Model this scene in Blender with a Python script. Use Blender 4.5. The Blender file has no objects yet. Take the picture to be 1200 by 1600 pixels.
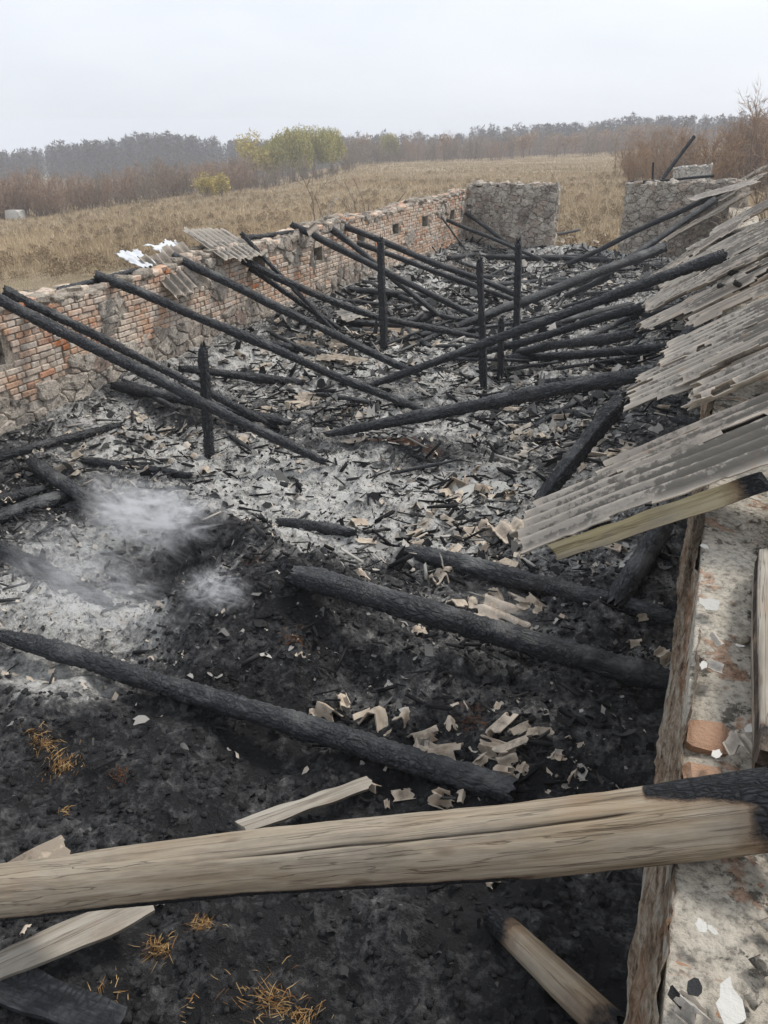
import bpy, bmesh, math, random
import numpy as np
from mathutils import Vector, Matrix, noise as mn
random.seed(11)
rng = np.random.default_rng(11)
SC = bpy.context.scene
COL = SC.collection
rad = math.radians

# ------------------------------------------------------------------ camera
HCAM, PITCH, YAW = 3.5, rad(26.3), rad(22.3)
cam = bpy.data.cameras.new('camera')
cam.sensor_fit = 'VERTICAL'; cam.sensor_height = 24.0; cam.lens = 18.0
cam.clip_start = 0.05; cam.clip_end = 4000
camo = bpy.data.objects.new('camera', cam); COL.objects.link(camo)
camo.location = (0, 0, HCAM)
camo.rotation_euler = (math.pi/2 - PITCH, 0, YAW)
SC.camera = camo
# ------------------------------------------------------------------ sky, sun, exposure
SUN_EL, SUN_AZ = rad(52), rad(38)      # high soft sun behind the cloud, direction clockwise from +Y
w = bpy.data.worlds.new('World'); SC.world = w; w.use_nodes = True
nt = w.node_tree; nt.nodes.clear()
out = nt.nodes.new('ShaderNodeOutputWorld'); bg = nt.nodes.new('ShaderNodeBackground')
sky = nt.nodes.new('ShaderNodeTexSky'); sky.sky_type = 'NISHITA'; sky.sun_disc = False
sky.sun_elevation = SUN_EL; sky.sun_rotation = SUN_AZ; sky.dust_density = 3.0
tc = nt.nodes.new('ShaderNodeTexCoord'); mp = nt.nodes.new('ShaderNodeMapping')
mp.inputs['Scale'].default_value = (1.0, 1.0, 3.2)
nz = nt.nodes.new('ShaderNodeTexNoise'); nz.inputs['Scale'].default_value = 1.6
nz.inputs['Detail'].default_value = 5; nz.inputs['Roughness'].default_value = 0.55
cr = nt.nodes.new('ShaderNodeValToRGB')
cr.color_ramp.elements[0].position = 0.3; cr.color_ramp.elements[0].color = (4.45, 4.75, 5.25, 1)
cr.color_ramp.elements[1].position = 0.72; cr.color_ramp.elements[1].color = (5.6, 5.8, 6.1, 1)
mx = nt.nodes.new('ShaderNodeMixRGB'); mx.inputs[0].default_value = 0.93
L = nt.links.new
L(tc.outputs['Generated'], mp.inputs[0]); L(mp.outputs[0], nz.inputs['Vector']); L(nz.outputs['Fac'], cr.inputs[0])
L(sky.outputs[0], mx.inputs[1]); L(cr.outputs[0], mx.inputs[2]); L(mx.outputs[0], bg.inputs['Color'])
bg.inputs['Strength'].default_value = 0.1; L(bg.outputs[0], out.inputs['Surface'])
sl = bpy.data.lights.new('sun', 'SUN'); sl.energy = 1.5; sl.angle = rad(12); sl.color = (1.0, 0.96, 0.9)
so = bpy.data.objects.new('sun', sl); COL.objects.link(so)
sd = Vector((math.sin(SUN_AZ)*math.cos(SUN_EL), math.cos(SUN_AZ)*math.cos(SUN_EL), math.sin(SUN_EL)))
so.rotation_euler = (-sd).to_track_quat('-Z', 'Y').to_euler()
SC.view_settings.view_transform = 'Standard'; SC.view_settings.look = 'None'
SC.view_settings.exposure = 0.86; SC.view_settings.gamma = 1.0
SC.cycles.use_denoising = True
SC.cycles.max_bounces = 6; SC.cycles.diffuse_bounces = 3; SC.cycles.glossy_bounces = 2
SC.cycles.volume_bounces = 2; SC.cycles.transparent_max_bounces = 8

# ------------------------------------------------------------------ camera geometry, to place things where they stand
cp, sp_, cy_, sy_ = math.cos(PITCH), math.sin(PITCH), math.cos(YAW), math.sin(YAW)
def ray(u, v):
    x = (u-600)/1200; y = (800-v)/1200
    h = cp + y*sp_; up = y*cp - sp_
    return Vector((x*cy_ - h*sy_, x*sy_ + h*cy_, up))
CP = Vector((0, 0, HCAM))
def PX(u, v, X): d = ray(u, v); return CP + d*(X/d.x)
def PY(u, v, Y): d = ray(u, v); return CP + d*(Y/d.y)
def PZ(u, v, z): d = ray(u, v); return CP + d*((z-HCAM)/d.z)
ROOF_S, ROOF_Z, ROOF_X = 0.64, 1.9, 0.12
def RP(u, v, off=0.0):
    d = ray(u, v)   # HCAM + d.z t = ROOF_Z+off + S (d.x t - ROOF_X)
    t = (ROOF_Z + off - ROOF_S*ROOF_X - HCAM)/(d.z - ROOF_S*d.x)
    return CP + d*t

# ------------------------------------------------------------------ numpy noise
def _h(ix, iy, s):
    n = (ix.astype(np.int64)*374761393 + iy.astype(np.int64)*668265263 + s*982451653) & 0x7fffffff
    n = ((n ^ (n >> 13))*1274126177) & 0x7fffffff
    return ((n ^ (n >> 16)) & 0xffff)/65535.0
def vnoise(x, y, s=0):
    x = np.asarray(x, float); y = np.asarray(y, float)
    ix = np.floor(x); iy = np.floor(y); fx = x-ix; fy = y-iy
    fx = fx*fx*(3-2*fx); fy = fy*fy*(3-2*fy)
    a = _h(ix, iy, s); b = _h(ix+1, iy, s); c = _h(ix, iy+1, s); d = _h(ix+1, iy+1, s)
    return (a*(1-fx)+b*fx)*(1-fy) + (c*(1-fx)+d*fx)*fy
def fbm(x, y, o=4, s=0, g=0.5):
    r = 0; a = 1; t = 0
    for k in range(o):
        r = r + a*(vnoise(x*2**k+17.3*k, y*2**k-9.1*k, s+k)*2-1); t += a; a *= g
    return r/t

# ------------------------------------------------------------------ node helper
class S:
    def __init__(s, name, rough=0.85, spec=0.3):
        s.m = bpy.data.materials.new(name); s.m.use_nodes = True
        s.nt = s.m.node_tree; s.b = s.nt.nodes['Principled BSDF']
        s.b.inputs['Roughness'].default_value = rough
        s.b.inputs['Specular IOR Level'].default_value = spec
    def n(s, t): return s.nt.nodes.new('ShaderNode'+t)
    def put(s, sock, v):
        if isinstance(v, bpy.types.NodeSocket): s.nt.links.new(v, sock)
        elif isinstance(v, (tuple, list)) and len(v) == 3 and sock.type == 'RGBA': sock.default_value = (*v, 1)
        else: sock.default_value = v
    def obj(s): return s.n('TexCoord').outputs['Object']
    def pos(s): return s.n('NewGeometry').outputs['Position']
    def nrm(s): return s.n('NewGeometry').outputs['Normal']
    def rnd(s, k=1.0):
        a = s.n('ObjectInfo').outputs['Random']; b = s.n('NewGeometry').outputs['Random Per Island']
        return s.math('FRACT', s.math('MULTIPLY', s.math('ADD', a, b), k))
    def attr(s, name):
        a = s.n('Attribute'); a.attribute_name = name; return a.outputs['Fac']
    def map(s, vec, sc=(1, 1, 1), loc=None):
        m = s.n('Mapping'); s.put(m.inputs[0], vec); m.inputs['Scale'].default_value = sc
        if loc: s.put(m.inputs['Location'], loc)
        return m.outputs[0]
    def noise(s, vec, sc, det=4, ro=0.55, dist=0.0):
        m = s.n('TexNoise'); s.put(m.inputs['Vector'], vec); m.inputs['Scale'].default_value = sc
        m.inputs['Detail'].default_value = det; m.inputs['Roughness'].default_value = ro; m.inputs['Distortion'].default_value = dist
        return m.outputs['Fac']
    def vor(s, vec, sc, feat='DISTANCE_TO_EDGE', out='Distance'):
        m = s.n('TexVoronoi'); m.feature = feat; s.put(m.inputs['Vector'], vec); m.inputs['Scale'].default_value = sc
        return m.outputs[out]
    def ramp(s, f, st):
        m = s.n('ValToRGB'); s.put(m.inputs[0], f); e = m.color_ramp.elements
        while len(e) < len(st): e.new(0.5)
        for k, (p, c) in enumerate(st):
            if not isinstance(c, tuple): c = (c, c, c)
            e[k].position = p; e[k].color = (*c, 1)
        return m.outputs[0]
    def mix(s, f, a, b, bl='MIX'):
        m = s.n('MixRGB'); m.blend_type = bl; s.put(m.inputs[0], f); s.put(m.inputs[1], a); s.put(m.inputs[2], b); return m.outputs[0]
    def math(s, op, a, b=0.0, clamp=False):
        m = s.n('Math'); m.operation = op; m.use_clamp = clamp; s.put(m.inputs[0], a); s.put(m.inputs[1], b); return m.outputs[0]
    def sep(s, v):
        m = s.n('SeparateXYZ'); s.put(m.inputs[0], v); return m.outputs
    def col(s, c): s.put(s.b.inputs['Base Color'], c)
    def rough(s, c): s.put(s.b.inputs['Roughness'], c)
    def bump(s, h, st=0.5, d=0.02, prev=None):
        m = s.n('Bump'); m.inputs['Strength'].default_value = st; m.inputs['Distance'].default_value = d
        s.put(m.inputs['Height'], h)
        if prev is not None: s.put(m.inputs['Normal'], prev)
        s.put(s.b.inputs['Normal'], m.outputs[0]); return m.outputs[0]

# ------------------------------------------------------------------ materials
def mat_char():
    s = S('charred_wood', 0.6, 0.4); o = s.obj()
    dist = s.n('TexNoise'); s.put(dist.inputs['Vector'], o); dist.inputs['Scale'].default_value = 9; dist.inputs['Detail'].default_value = 3
    vm = s.n('VectorMath'); vm.operation = 'MULTIPLY_ADD'; s.put(vm.inputs[0], dist.outputs['Color']); vm.inputs[1].default_value = (.05, .05, .05); s.put(vm.inputs[2], o)
    od = vm.outputs[0]
    c1 = s.math('MINIMUM', s.math('MULTIPLY', s.vor(s.map(od, (30, 26, 26)), 1.0), 4.0), 1.0)
    c2 = s.math('MINIMUM', s.math('MULTIPLY', s.vor(s.map(od, (11, 30, 30)), 1.0), 4.0), 1.0)
    sel = s.ramp(s.noise(o, 1.6, 3), [(0.42, 0.0), (0.58, 1.0)])
    crack = s.mix(sel, c1, c2)
    gr = s.noise(s.map(o, (5, 70, 70)), 1.0, 6, 0.65)
    big = s.noise(o, 2.3, 5, 0.65)
    c = s.ramp(gr, [(0.3, (0.014, 0.015, 0.018)), (0.52, (0.038, 0.041, 0.047)), (0.75, (0.12, 0.124, 0.13))])
    c = s.mix(s.math('MULTIPLY', s.math('SUBTRACT', 1.0, crack), 0.75), c, (0.004, 0.004, 0.004))
    ash = s.ramp(big, [(0.50, 0.0), (0.70, 1.0)])
    up = s.ramp(s.sep(s.nrm())[2], [(0.1, 0.0), (0.8, 1.0)])
    c = s.mix(s.math('MULTIPLY', s.math('MULTIPLY', ash, up), 0.6), c, (0.19, 0.19, 0.185))
    br = s.ramp(s.noise(o, 1.1, 3), [(0.6, 0.0), (0.75, 1.0)])
    c = s.mix(s.math('MULTIPLY', br, 0.35), c, (0.055, 0.040, 0.03))
    s.col(c)
    h = s.math('ADD', s.math('MULTIPLY', crack, 0.45), s.math('MULTIPLY', gr, 0.6))
    h = s.math('ADD', h, s.math('MULTIPLY', s.noise(o, 14, 5, 0.65), 0.8))
    s.bump(h, 0.8, 0.022)
    return s.m
def mat_wood(name, tone, old=0.6):
    s = S(name, 0.8, 0.25); o = s.obj()
    gr = s.noise(s.map(o, (1.4, 42, 42)), 1.0, 6, 0.62, 0.4)
    big = s.noise(s.map(o, (1.2, 4, 4)), 1.0, 5, 0.6)
    a, b, c_ = tone
    c = s.ramp(gr, [(0.3, tuple(x*0.45 for x in a)), (0.43, a), (0.56, b), (0.72, c_)])
    c = s.mix(s.ramp(big, [(0.42, 0.0), (0.62, 0.55)]), c, (0.35, 0.31, 0.25), 'MIX')
    c = s.mix(s.ramp(s.noise(o, 3.0, 4), [(0.6, 0.0), (0.75, 0.25)]), c, (0.28, 0.17, 0.09))
    split = s.ramp(s.noise(s.map(o, (0.7, 26, 26)), 1.0, 3, 0.55), [(0.486, 0.0), (0.5, 1.0), (0.514, 0.0)])
    c = s.mix(s.math('MULTIPLY', split, 0.5), c, (0.09, 0.065, 0.045))
    c = s.mix(s.ramp(s.attr('crack'), [(0.2, 0.0), (0.7, 0.92)]), c, (0.03, 0.02, 0.013))
    ch = s.attr('char')
    f = s.math('ADD', ch, s.math('MULTIPLY', s.math('SUBTRACT', s.noise(o, 7, 5, 0.65), 0.5), 0.9))
    tan_ = s.ramp(f, [(0.12, 0.0), (0.46, 1.0)])
    f = s.ramp(f, [(0.40, 0.0), (0.5, 0.5), (0.64, 1.0)])
    c = s.mix(s.math('MULTIPLY', tan_, 0.75), c, (0.13, 0.075, 0.04))
    kn = s.ramp(s.vor(s.map(o, (2.2, 7, 7)), 1.0, 'F1'), [(0.06, 1.0), (0.13, 0.0)])
    c = s.mix(s.math('MULTIPLY', kn, 0.6), c, (0.11, 0.07, 0.04))
    c = s.mix(s.ramp(s.noise(s.map(o, (2, 6, 6)), 1.3, 6, 0.7), [(0.5, 0.0), (0.7, 0.5)]), c, (0.16, 0.14, 0.115))
    dn_ = s.n('TexNoise'); s.put(dn_.inputs['Vector'], o); dn_.inputs['Scale'].default_value = 14; dn_.inputs['Detail'].default_value = 4
    vm = s.n('VectorMath'); vm.operation = 'MULTIPLY_ADD'; s.put(vm.inputs[0], dn_.outputs['Color']); vm.inputs[1].default_value = (.05, .05, .05); s.put(vm.inputs[2], o)
    crk = s.math('MINIMUM', s.math('MULTIPLY', s.vor(s.map(vm.outputs[0], (24, 60, 60)), 1.0), 3.0), 1.0)
    chc = s.mix(crk, (0.008, 0.008, 0.009), s.ramp(gr, [(0.3, (0.014, 0.015, 0.018)), (0.7, (0.04, 0.042, 0.048))]))
    c = s.mix(f, c, chc)
    s.col(c)
    h = s.math('ADD', gr, s.math('MULTIPLY', split, -0.8))
    h = s.math('ADD', h, s.math('MULTIPLY', s.math('MULTIPLY', crk, f), 1.4))
    s.bump(h, 0.6, 0.012)
    return s.m
def mat_floor():
    s = S('ash_and_char', 0.93, 0.15); p = s.pos()
    a = s.attr('ash')
    n1 = s.noise(p, 1.7, 6, 0.65, 0.6); n2 = s.noise(p, 9, 7, 0.7, 0.4); n3 = s.noise(p, 30, 5, 0.7)
    f = s.math('ADD', a, s.math('MULTIPLY', s.math('SUBTRACT', n1, 0.5), 1.25))
    f = s.math('ADD', f, s.math('MULTIPLY', s.math('SUBTRACT', n2, 0.5), 1.5))
    f = s.math('ADD', f, s.math('MULTIPLY', s.math('SUBTRACT', n3, 0.5), 1.0))
    c = s.ramp(f, [(0.0, (0.024, 0.024, 0.025)), (0.12, (0.050, 0.050, 0.052)), (0.26, (0.078, 0.077, 0.077)), (0.38, (0.125, 0.122, 0.118)),
                   (0.52, (0.24, 0.235, 0.225)), (0.70, (0.43, 0.42, 0.395)), (0.92, (0.60, 0.59, 0.56))])
    r = s.math('ADD', s.attr('rust'), s.math('MULTIPLY', s.math('SUBTRACT', n2, 0.5), 0.9))
    c = s.mix(s.ramp(r, [(0.4, 0.0), (0.7, 0.85)]), c, s.ramp(n3, [(0.3, (0.04, 0.022, 0.014)), (0.7, (0.13, 0.062, 0.032))]))
    s.col(c)
    cr = s.math('MINIMUM', s.math('MULTIPLY', s.vor(p, 17), 3.5), 1.0)
    h = s.math('ADD', s.math('MULTIPLY', n2, 1.0), s.math('MULTIPLY', n3, 0.55))
    h = s.math('ADD', h, s.math('MULTIPLY', cr, 0.12))
    h = s.math('ADD', h, s.math('MULTIPLY', s.noise(p, 130, 3, 0.6), 0.25))
    s.bump(h, 1.0, 0.05)
    return s.m
def mat_brick(name='old_brick', soot=0.25):
    s = S(name, 0.92, 0.15); r = s.rnd(); p = s.pos()
    c = s.ramp(r, [(0.0, (0.42, 0.33, 0.26)), (0.18, (0.53, 0.45, 0.37)), (0.34, (0.52, 0.31, 0.20)), (0.48, (0.64, 0.56, 0.47)),
                   (0.62, (0.50, 0.28, 0.17)), (0.74, (0.58, 0.46, 0.36)), (0.84, (0.46, 0.17, 0.07)), (0.9, (0.36, 0.27, 0.22)), (1.0, (0.62, 0.56, 0.49))])
    big = s.noise(p, 0.9, 4, 0.6)
    c = s.mix(s.ramp(big, [(0.40, 0.0), (0.62, 0.7)]), c, (0.68, 0.58, 0.48))
    c = s.mix(s.ramp(s.noise(p, 1.3, 3), [(0.55, 0.0), (0.68, 0.5)]), c, (0.52, 0.26, 0.13))
    fine = s.noise(p, 19, 6, 0.72)
    c = s.mix(0.75, c, s.ramp(fine, [(0.36, 0.3), (0.48, 0.95), (0.66, 1.25)]), 'MULTIPLY')
    c = s.mix(s.ramp(s.noise(p, 3.1, 6, 0.7), [(0.54, 0.0), (0.66, 0.7)]), c, (0.62, 0.58, 0.52))
    st = s.ramp(s.noise(p, 1.7, 6, 0.7), [(0.55, 0.0), (0.72, soot*2.8)])
    c = s.mix(st, c, (0.06, 0.055, 0.05))
    s.col(c); s.bump(fine, 0.6, 0.012); return s.m
def mat_stone(name, ramp, soot=0.5):
    s = S(name, 0.9, 0.2); r = s.rnd(); p = s.pos()
    c = s.ramp(r, ramp)
    fine = s.noise(p, 16, 8, 0.75, 0.6); mid = s.noise(p, 4.5, 6, 0.7, 0.8)
    c = s.mix(0.9, c, s.ramp(fine, [(0.36, 0.3), (0.49, 0.9), (0.64, 1.4)]), 'MULTIPLY')
    c = s.mix(s.ramp(mid, [(0.52, 0.0), (0.60, 0.75)]), c, (0.62, 0.57, 0.49))
    c = s.mix(s.ramp(s.noise(p, 8, 5, 0.7), [(0.56, 0.0), (0.63, 0.8)]), c, (0.06, 0.052, 0.045))
    st = s.ramp(s.noise(p, 1.4, 5, 0.65), [(0.52, 0.0), (0.75, soot*1.6)])
    c = s.mix(st, c, (0.075, 0.066, 0.06))
    s.col(c); s.bump(s.math('ADD', fine, s.math('MULTIPLY', s.noise(p, 60, 4), 0.4)), 1.0, 0.04); return s.m
def mat_mortar():
    s = S('lime_mortar', 0.95, 0.1); p = s.pos()
    a = s.noise(p, 5, 7, 0.68); b = s.noise(p, 40, 5, 0.7)
    c = s.ramp(a, [(0.32, (0.12, 0.105, 0.088)), (0.45, (0.29, 0.25, 0.205)), (0.56, (0.42, 0.37, 0.31)), (0.7, (0.54, 0.50, 0.43))])
    c = s.mix(0.7, c, s.ramp(b, [(0.3, 0.5), (0.6, 1.05)]), 'MULTIPLY')
    s.col(c); s.bump(s.math('ADD', a, s.math('MULTIPLY', b, 0.5)), 0.9, 0.035); return s.m
def mat_wallcap():
    s = S('wall_head_mortar', 0.95, 0.12); p = s.pos()
    a = s.noise(p, 3.2, 6, 0.66); b = s.noise(p, 30, 6, 0.75); d = s.noise(p, 7.0, 5, 0.7)
    c = s.ramp(a, [(0.3, (0.42, 0.37, 0.30)), (0.5, (0.56, 0.51, 0.43)), (0.7, (0.45, 0.405, 0.335))])
    c = s.mix(s.ramp(d, [(0.56, 0.0), (0.60, 0.85)]), c, (0.10, 0.09, 0.075))
    c = s.mix(s.ramp(s.noise(p, 5.2, 4, 0.6), [(0.58, 0.0), (0.62, 0.7)]), c, (0.40, 0.235, 0.15))
    c = s.mix(0.8, c, s.ramp(b, [(0.38, 0.35), (0.5, 0.95), (0.62, 1.25)]), 'MULTIPLY')
    s.col(c); s.bump(s.math('ADD', s.math('MULTIPLY', d, 0.6), b), 1.0, 0.025); return s.m
def mat_slate(name, lichen, pale, trough_shade=0.0):
    s = S(name, 0.88, 0.2); p = s.pos(); o = s.obj(); r = s.rnd()
    a = s.noise(p, 2.1, 5, 0.6, 0.3); b = s.noise(p, 21, 5, 0.72); d = s.noise(p, 7, 5, 0.7)
    c = s.ramp(a, [(0.3, pale[0]), (0.55, pale[1]), (0.75, pale[2])])
    c = s.mix(s.ramp(r, [(0.0, 0.35), (0.45, 0.0), (0.55, 0.0), (1.0, 0.18 if trough_shade else 0.4)]), c, s.ramp(r, [(0.45, (0.24, 0.165, 0.11)), (0.55, (0.60, 0.53, 0.45))]))
    streak = s.noise(s.map(o, (1.3, 30, 30)), 1.0, 4, 0.65)
    li = s.math('ADD', s.math('MULTIPLY', b, 0.55), s.math('MULTIPLY', d, 0.3))
    li = s.math('ADD', li, s.math('MULTIPLY', s.math('SUBTRACT', streak, 0.17), 0.3))
    li = s.math('ADD', li, s.math('MULTIPLY', s.math('SUBTRACT', a, 0.5), 0.5))
    wv = s.math('COSINE', s.math('MULTIPLY', s.sep(o)[1], 41.888))      # lichen tone deepened along the troughs, painting in shade between the ribs
    li = s.math('SUBTRACT', li, s.math('MULTIPLY', wv, trough_shade))
    if trough_shade: li = s.math('ADD', li, s.math('MINIMUM', s.math('MULTIPLY', s.math('SUBTRACT', s.sep(o)[0], 0.55), 0.16), 0.09))
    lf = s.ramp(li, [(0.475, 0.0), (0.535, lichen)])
    e = s.attr('edge')
    lf = s.math('MULTIPLY', lf, s.math('SUBTRACT', 1.0, e))
    c = s.mix(s.math('MULTIPLY', e, 0.6), c, (0.54, 0.475, 0.395))
    if not trough_shade: c = s.mix(s.ramp(s.noise(p, 6.5, 6, 0.7), [(0.5, 0.0), (0.68, 0.8)]), c, (0.055, 0.05, 0.046))
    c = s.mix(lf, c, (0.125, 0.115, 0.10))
    c = s.mix(s.ramp(s.noise(p, 4.4, 3), [(0.63, 0.0), (0.7, 0.35)]), c, (0.33, 0.22, 0.14))
    s.col(c); s.bump(s.math('ADD', b, s.math('MULTIPLY', d, 0.6)), 0.55, 0.01); return s.m
def mat_simple(name, stops, sc=8, rough=0.9, bump=0.4, k=1.0, spec=0.2):
    s = S(name, rough, spec); p = s.pos()
    f = s.math('ADD', s.math('MULTIPLY', s.rnd(k), 0.6), s.math('MULTIPLY', s.noise(p, sc, 5, 0.65), 0.4))
    s.col(s.ramp(f, stops))
    if bump: s.bump(s.noise(p, sc*4, 4, 0.7), bump, 0.02)
    return s.m
def mat_leaf(name, stops):
    s = S(name, 0.8, 0.15)
    s.col(s.ramp(s.rnd(), stops)); return s.m
def mat_tone(name, stops, rough=0.9):
    s = S(name, rough, 0.1); p = s.pos()
    f = s.math('ADD', s.attr('tone'), s.math('MULTIPLY', s.math('SUBTRACT', s.noise(p, 0.06, 7, 0.68), 0.5), 1.5))
    s.col(s.ramp(f, stops)); return s.m
def mat_field():
    s = S('dry_field_soil', 0.95, 0.1); p = s.pos()
    a = s.noise(p, 0.05, 6, 0.65); b = s.noise(s.map(p, (1, 1, 1)), 0.6, 7, 0.7); d = s.noise(p, 5, 5, 0.7)
    f = s.math('ADD', s.math('MULTIPLY', a, 0.5), s.math('ADD', s.math('MULTIPLY', b, 0.35), s.math('MULTIPLY', d, 0.15)))
    c = s.ramp(f, [(0.33, (0.23, 0.185, 0.12)), (0.46, (0.33, 0.265, 0.175)), (0.56, (0.41, 0.33, 0.225)), (0.7, (0.48, 0.39, 0.275))])
    s.col(c); s.bump(s.math('ADD', b, d), 1.0, 0.25); return s.m

M_CHAR = mat_char()
M_LOG = mat_wood('weathered_log', ((0.25, 0.19, 0.125), (0.34, 0.275, 0.195), (0.41, 0.345, 0.26)))
M_BOARD = mat_wood('grey_board', ((0.27, 0.235, 0.19), (0.36, 0.325, 0.275), (0.44, 0.405, 0.355)))
M_OLIVE = mat_wood('yellowed_board', ((0.25, 0.205, 0.105), (0.36, 0.30, 0.17), (0.42, 0.36, 0.23)))
M_FLOOR = mat_floor()
M_BRICK = mat_brick('old_brick', .12)
M_STONE = mat_stone('rubble_stone', [(0.0, (0.45, 0.39, 0.33)), (0.25, (0.56, 0.50, 0.43)), (0.5, (0.40, 0.34, 0.29)), (0.72, (0.52, 0.46, 0.39)), (0.86, (0.42, 0.31, 0.25)), (1.0, (0.60, 0.55, 0.48))], 0.3)
M_FSTONE = mat_stone('sooty_field_stone', [(0.0, (0.40, 0.35, 0.29)), (0.3, (0.54, 0.48, 0.41)), (0.5, (0.32, 0.28, 0.24)), (0.7, (0.46, 0.36, 0.29)), (0.85, (0.62, 0.56, 0.48)), (1.0, (0.44, 0.40, 0.35))], 0.4)
M_WSTONE = mat_stone('whitewashed_stone', [(0.0, (0.55, 0.54, 0.5)), (0.5, (0.42, 0.40, 0.37)), (1.0, (0.66, 0.65, 0.62))], 0.3)
M_MORTAR = mat_mortar(); M_CAP = mat_wallcap()
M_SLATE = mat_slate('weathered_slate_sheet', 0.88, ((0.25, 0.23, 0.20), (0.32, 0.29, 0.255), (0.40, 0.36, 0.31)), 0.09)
M_SLATE2 = mat_slate('scorched_slate_shard', 0.45, ((0.43, 0.345, 0.255), (0.54, 0.45, 0.35), (0.42, 0.30, 0.21)))
M_GSHARD = mat_slate('grey_slate_shard', 0.5, ((0.30, 0.29, 0.27), (0.38, 0.36, 0.33), (0.33, 0.27, 0.22)))
M_WHITE = mat_simple('white_lime_chip', [(0.0, (0.42, 0.41, 0.37)), (1.0, (0.62, 0.60, 0.56))], 14)
M_TARP = mat_simple('white_plastic', [(0.0, (0.52, 0.54, 0.57)), (1.0, (0.66, 0.68, 0.70))], 3, 0.6, 0.15, spec=0.4)
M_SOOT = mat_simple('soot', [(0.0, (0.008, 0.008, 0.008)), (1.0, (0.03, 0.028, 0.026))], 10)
M_LITTER = mat_tone('ash_flakes', [(0.0, (0.014, 0.014, 0.015)), (0.3, (0.05, 0.05, 0.05)), (0.5, (0.19, 0.185, 0.175)), (0.75, (0.42, 0.40, 0.37)), (1.0, (0.52, 0.44, 0.35))])
M_CLOD = mat_simple('char_clods', [(0.1, (0.016, 0.016, 0.017)), (0.8, (0.05, 0.05, 0.052))], 25, 0.9, 1.0)
M_STRAW = mat_leaf('scorched_straw', [(0.0, (0.05, 0.03, 0.015)), (0.35, (0.18, 0.09, 0.035)), (0.65, (0.32, 0.19, 0.075)), (1.0, (0.42, 0.31, 0.16))])
M_RSTRAW = mat_leaf('rusty_straw', [(0.0, (0.03, 0.018, 0.012)), (0.5, (0.10, 0.042, 0.018)), (1.0, (0.19, 0.085, 0.035))])
M_FIELD = mat_field()
M_GRASS = mat_tone('dry_grass', [(0.0, (0.27, 0.215, 0.145)), (0.35, (0.40, 0.315, 0.205)), (0.65, (0.51, 0.40, 0.265)), (1.0, (0.60, 0.48, 0.33))])
M_TWIG = mat_leaf('russet_twigs', [(0.0, (0.25, 0.18, 0.135)), (0.5, (0.35, 0.25, 0.185)), (1.0, (0.43, 0.32, 0.235))])
M_TWIGG = mat_leaf('grey_twigs', [(0.0, (0.20, 0.165, 0.135)), (0.6, (0.30, 0.245, 0.19)), (1.0, (0.38, 0.31, 0.235))])
M_ORANGE = mat_leaf('orange_leaves', [(0.0, (0.25, 0.165, 0.105)), (0.5, (0.34, 0.22, 0.135)), (1.0, (0.42, 0.30, 0.19))])
M_WILLOW = mat_leaf('willow_leaves', [(0.0, (0.24, 0.23, 0.075)), (0.5, (0.40, 0.37, 0.13)), (1.0, (0.52, 0.45, 0.18))])
M_YELLOW = mat_leaf('yellow_leaves', [(0.0, (0.34, 0.28, 0.09)), (0.5, (0.47, 0.39, 0.13)), (1.0, (0.56, 0.46, 0.20))])
M_BARK = mat_simple('bark', [(0.0, (0.13, 0.105, 0.085)), (1.0, (0.25, 0.20, 0.16))], 9)
M_FOREST = mat_leaf('forest_twigs', [(0.0, (0.035, 0.032, 0.032)), (0.6, (0.065, 0.057, 0.052)), (1.0, (0.10, 0.083, 0.07))])
M_WEED = mat_leaf('dead_weeds', [(0.0, (0.20, 0.15, 0.095)), (0.6, (0.29, 0.22, 0.14)), (1.0, (0.38, 0.29, 0.19))])
M_FRUST = mat_leaf('forest_russet', [(0.0, (0.17, 0.10, 0.055)), (0.6, (0.25, 0.15, 0.08)), (1.0, (0.30, 0.22, 0.10))])

# ------------------------------------------------------------------ object helpers
def link(name, me, mat=None, parent=None, loc=None, M=None):
    o = bpy.data.objects.new(name, me); COL.objects.link(o)
    if mat is not None and me is not None and not me.materials: me.materials.append(mat)
    if M is not None: o.matrix_world = M
    if loc is not None: o.location = loc
    if parent is not None: o.parent = parent
    return o
def tag(o, label, cat, group=None, kind=None):
    if label: o['label'] = label
    if cat: o['category'] = cat
    if group: o['group'] = group
    if kind: o['kind'] = kind
    return o
def empty(name, loc=(0, 0, 0)):
    o = bpy.data.objects.new(name, None); COL.objects.link(o); o.location = loc; o.empty_display_size = 0.1; return o
def par(o, root):
    o.parent = root; o.matrix_parent_inverse = Matrix.Translation(-Vector(root.location)); return o
def npmesh(name, V, F, smooth=False, attrs=None):
    """V (n,3); F (m,k) with one face size"""
    V = np.asarray(V, np.float32); F = np.asarray(F, np.int32)
    me = bpy.data.meshes.new(name); k = F.shape[1]; m = len(F)
    me.vertices.add(len(V)); me.vertices.foreach_set('co', V.ravel())
    me.loops.add(m*k); me.loops.foreach_set('vertex_index', F.ravel())
    me.polygons.add(m); me.polygons.foreach_set('loop_start', np.arange(0, m*k, k, dtype=np.int32))
    me.polygons.foreach_set('loop_total', np.full(m, k, np.int32))
    if smooth: me.polygons.foreach_set('use_smooth', np.ones(m, bool))
    me.update(calc_edges=True); me.validate()
    for a, v in (attrs or {}).items():
        at = me.attributes.new(a, 'FLOAT', 'POINT'); at.data.foreach_set('value', np.asarray(v, np.float32))
    return me
def pymesh(name, V, F, smooth=False):
    me = bpy.data.meshes.new(name); me.from_pydata([tuple(v) for v in V], [], F)
    if smooth: me.polygons.foreach_set('use_smooth', [True]*len(F))
    me.update(); return me

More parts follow.
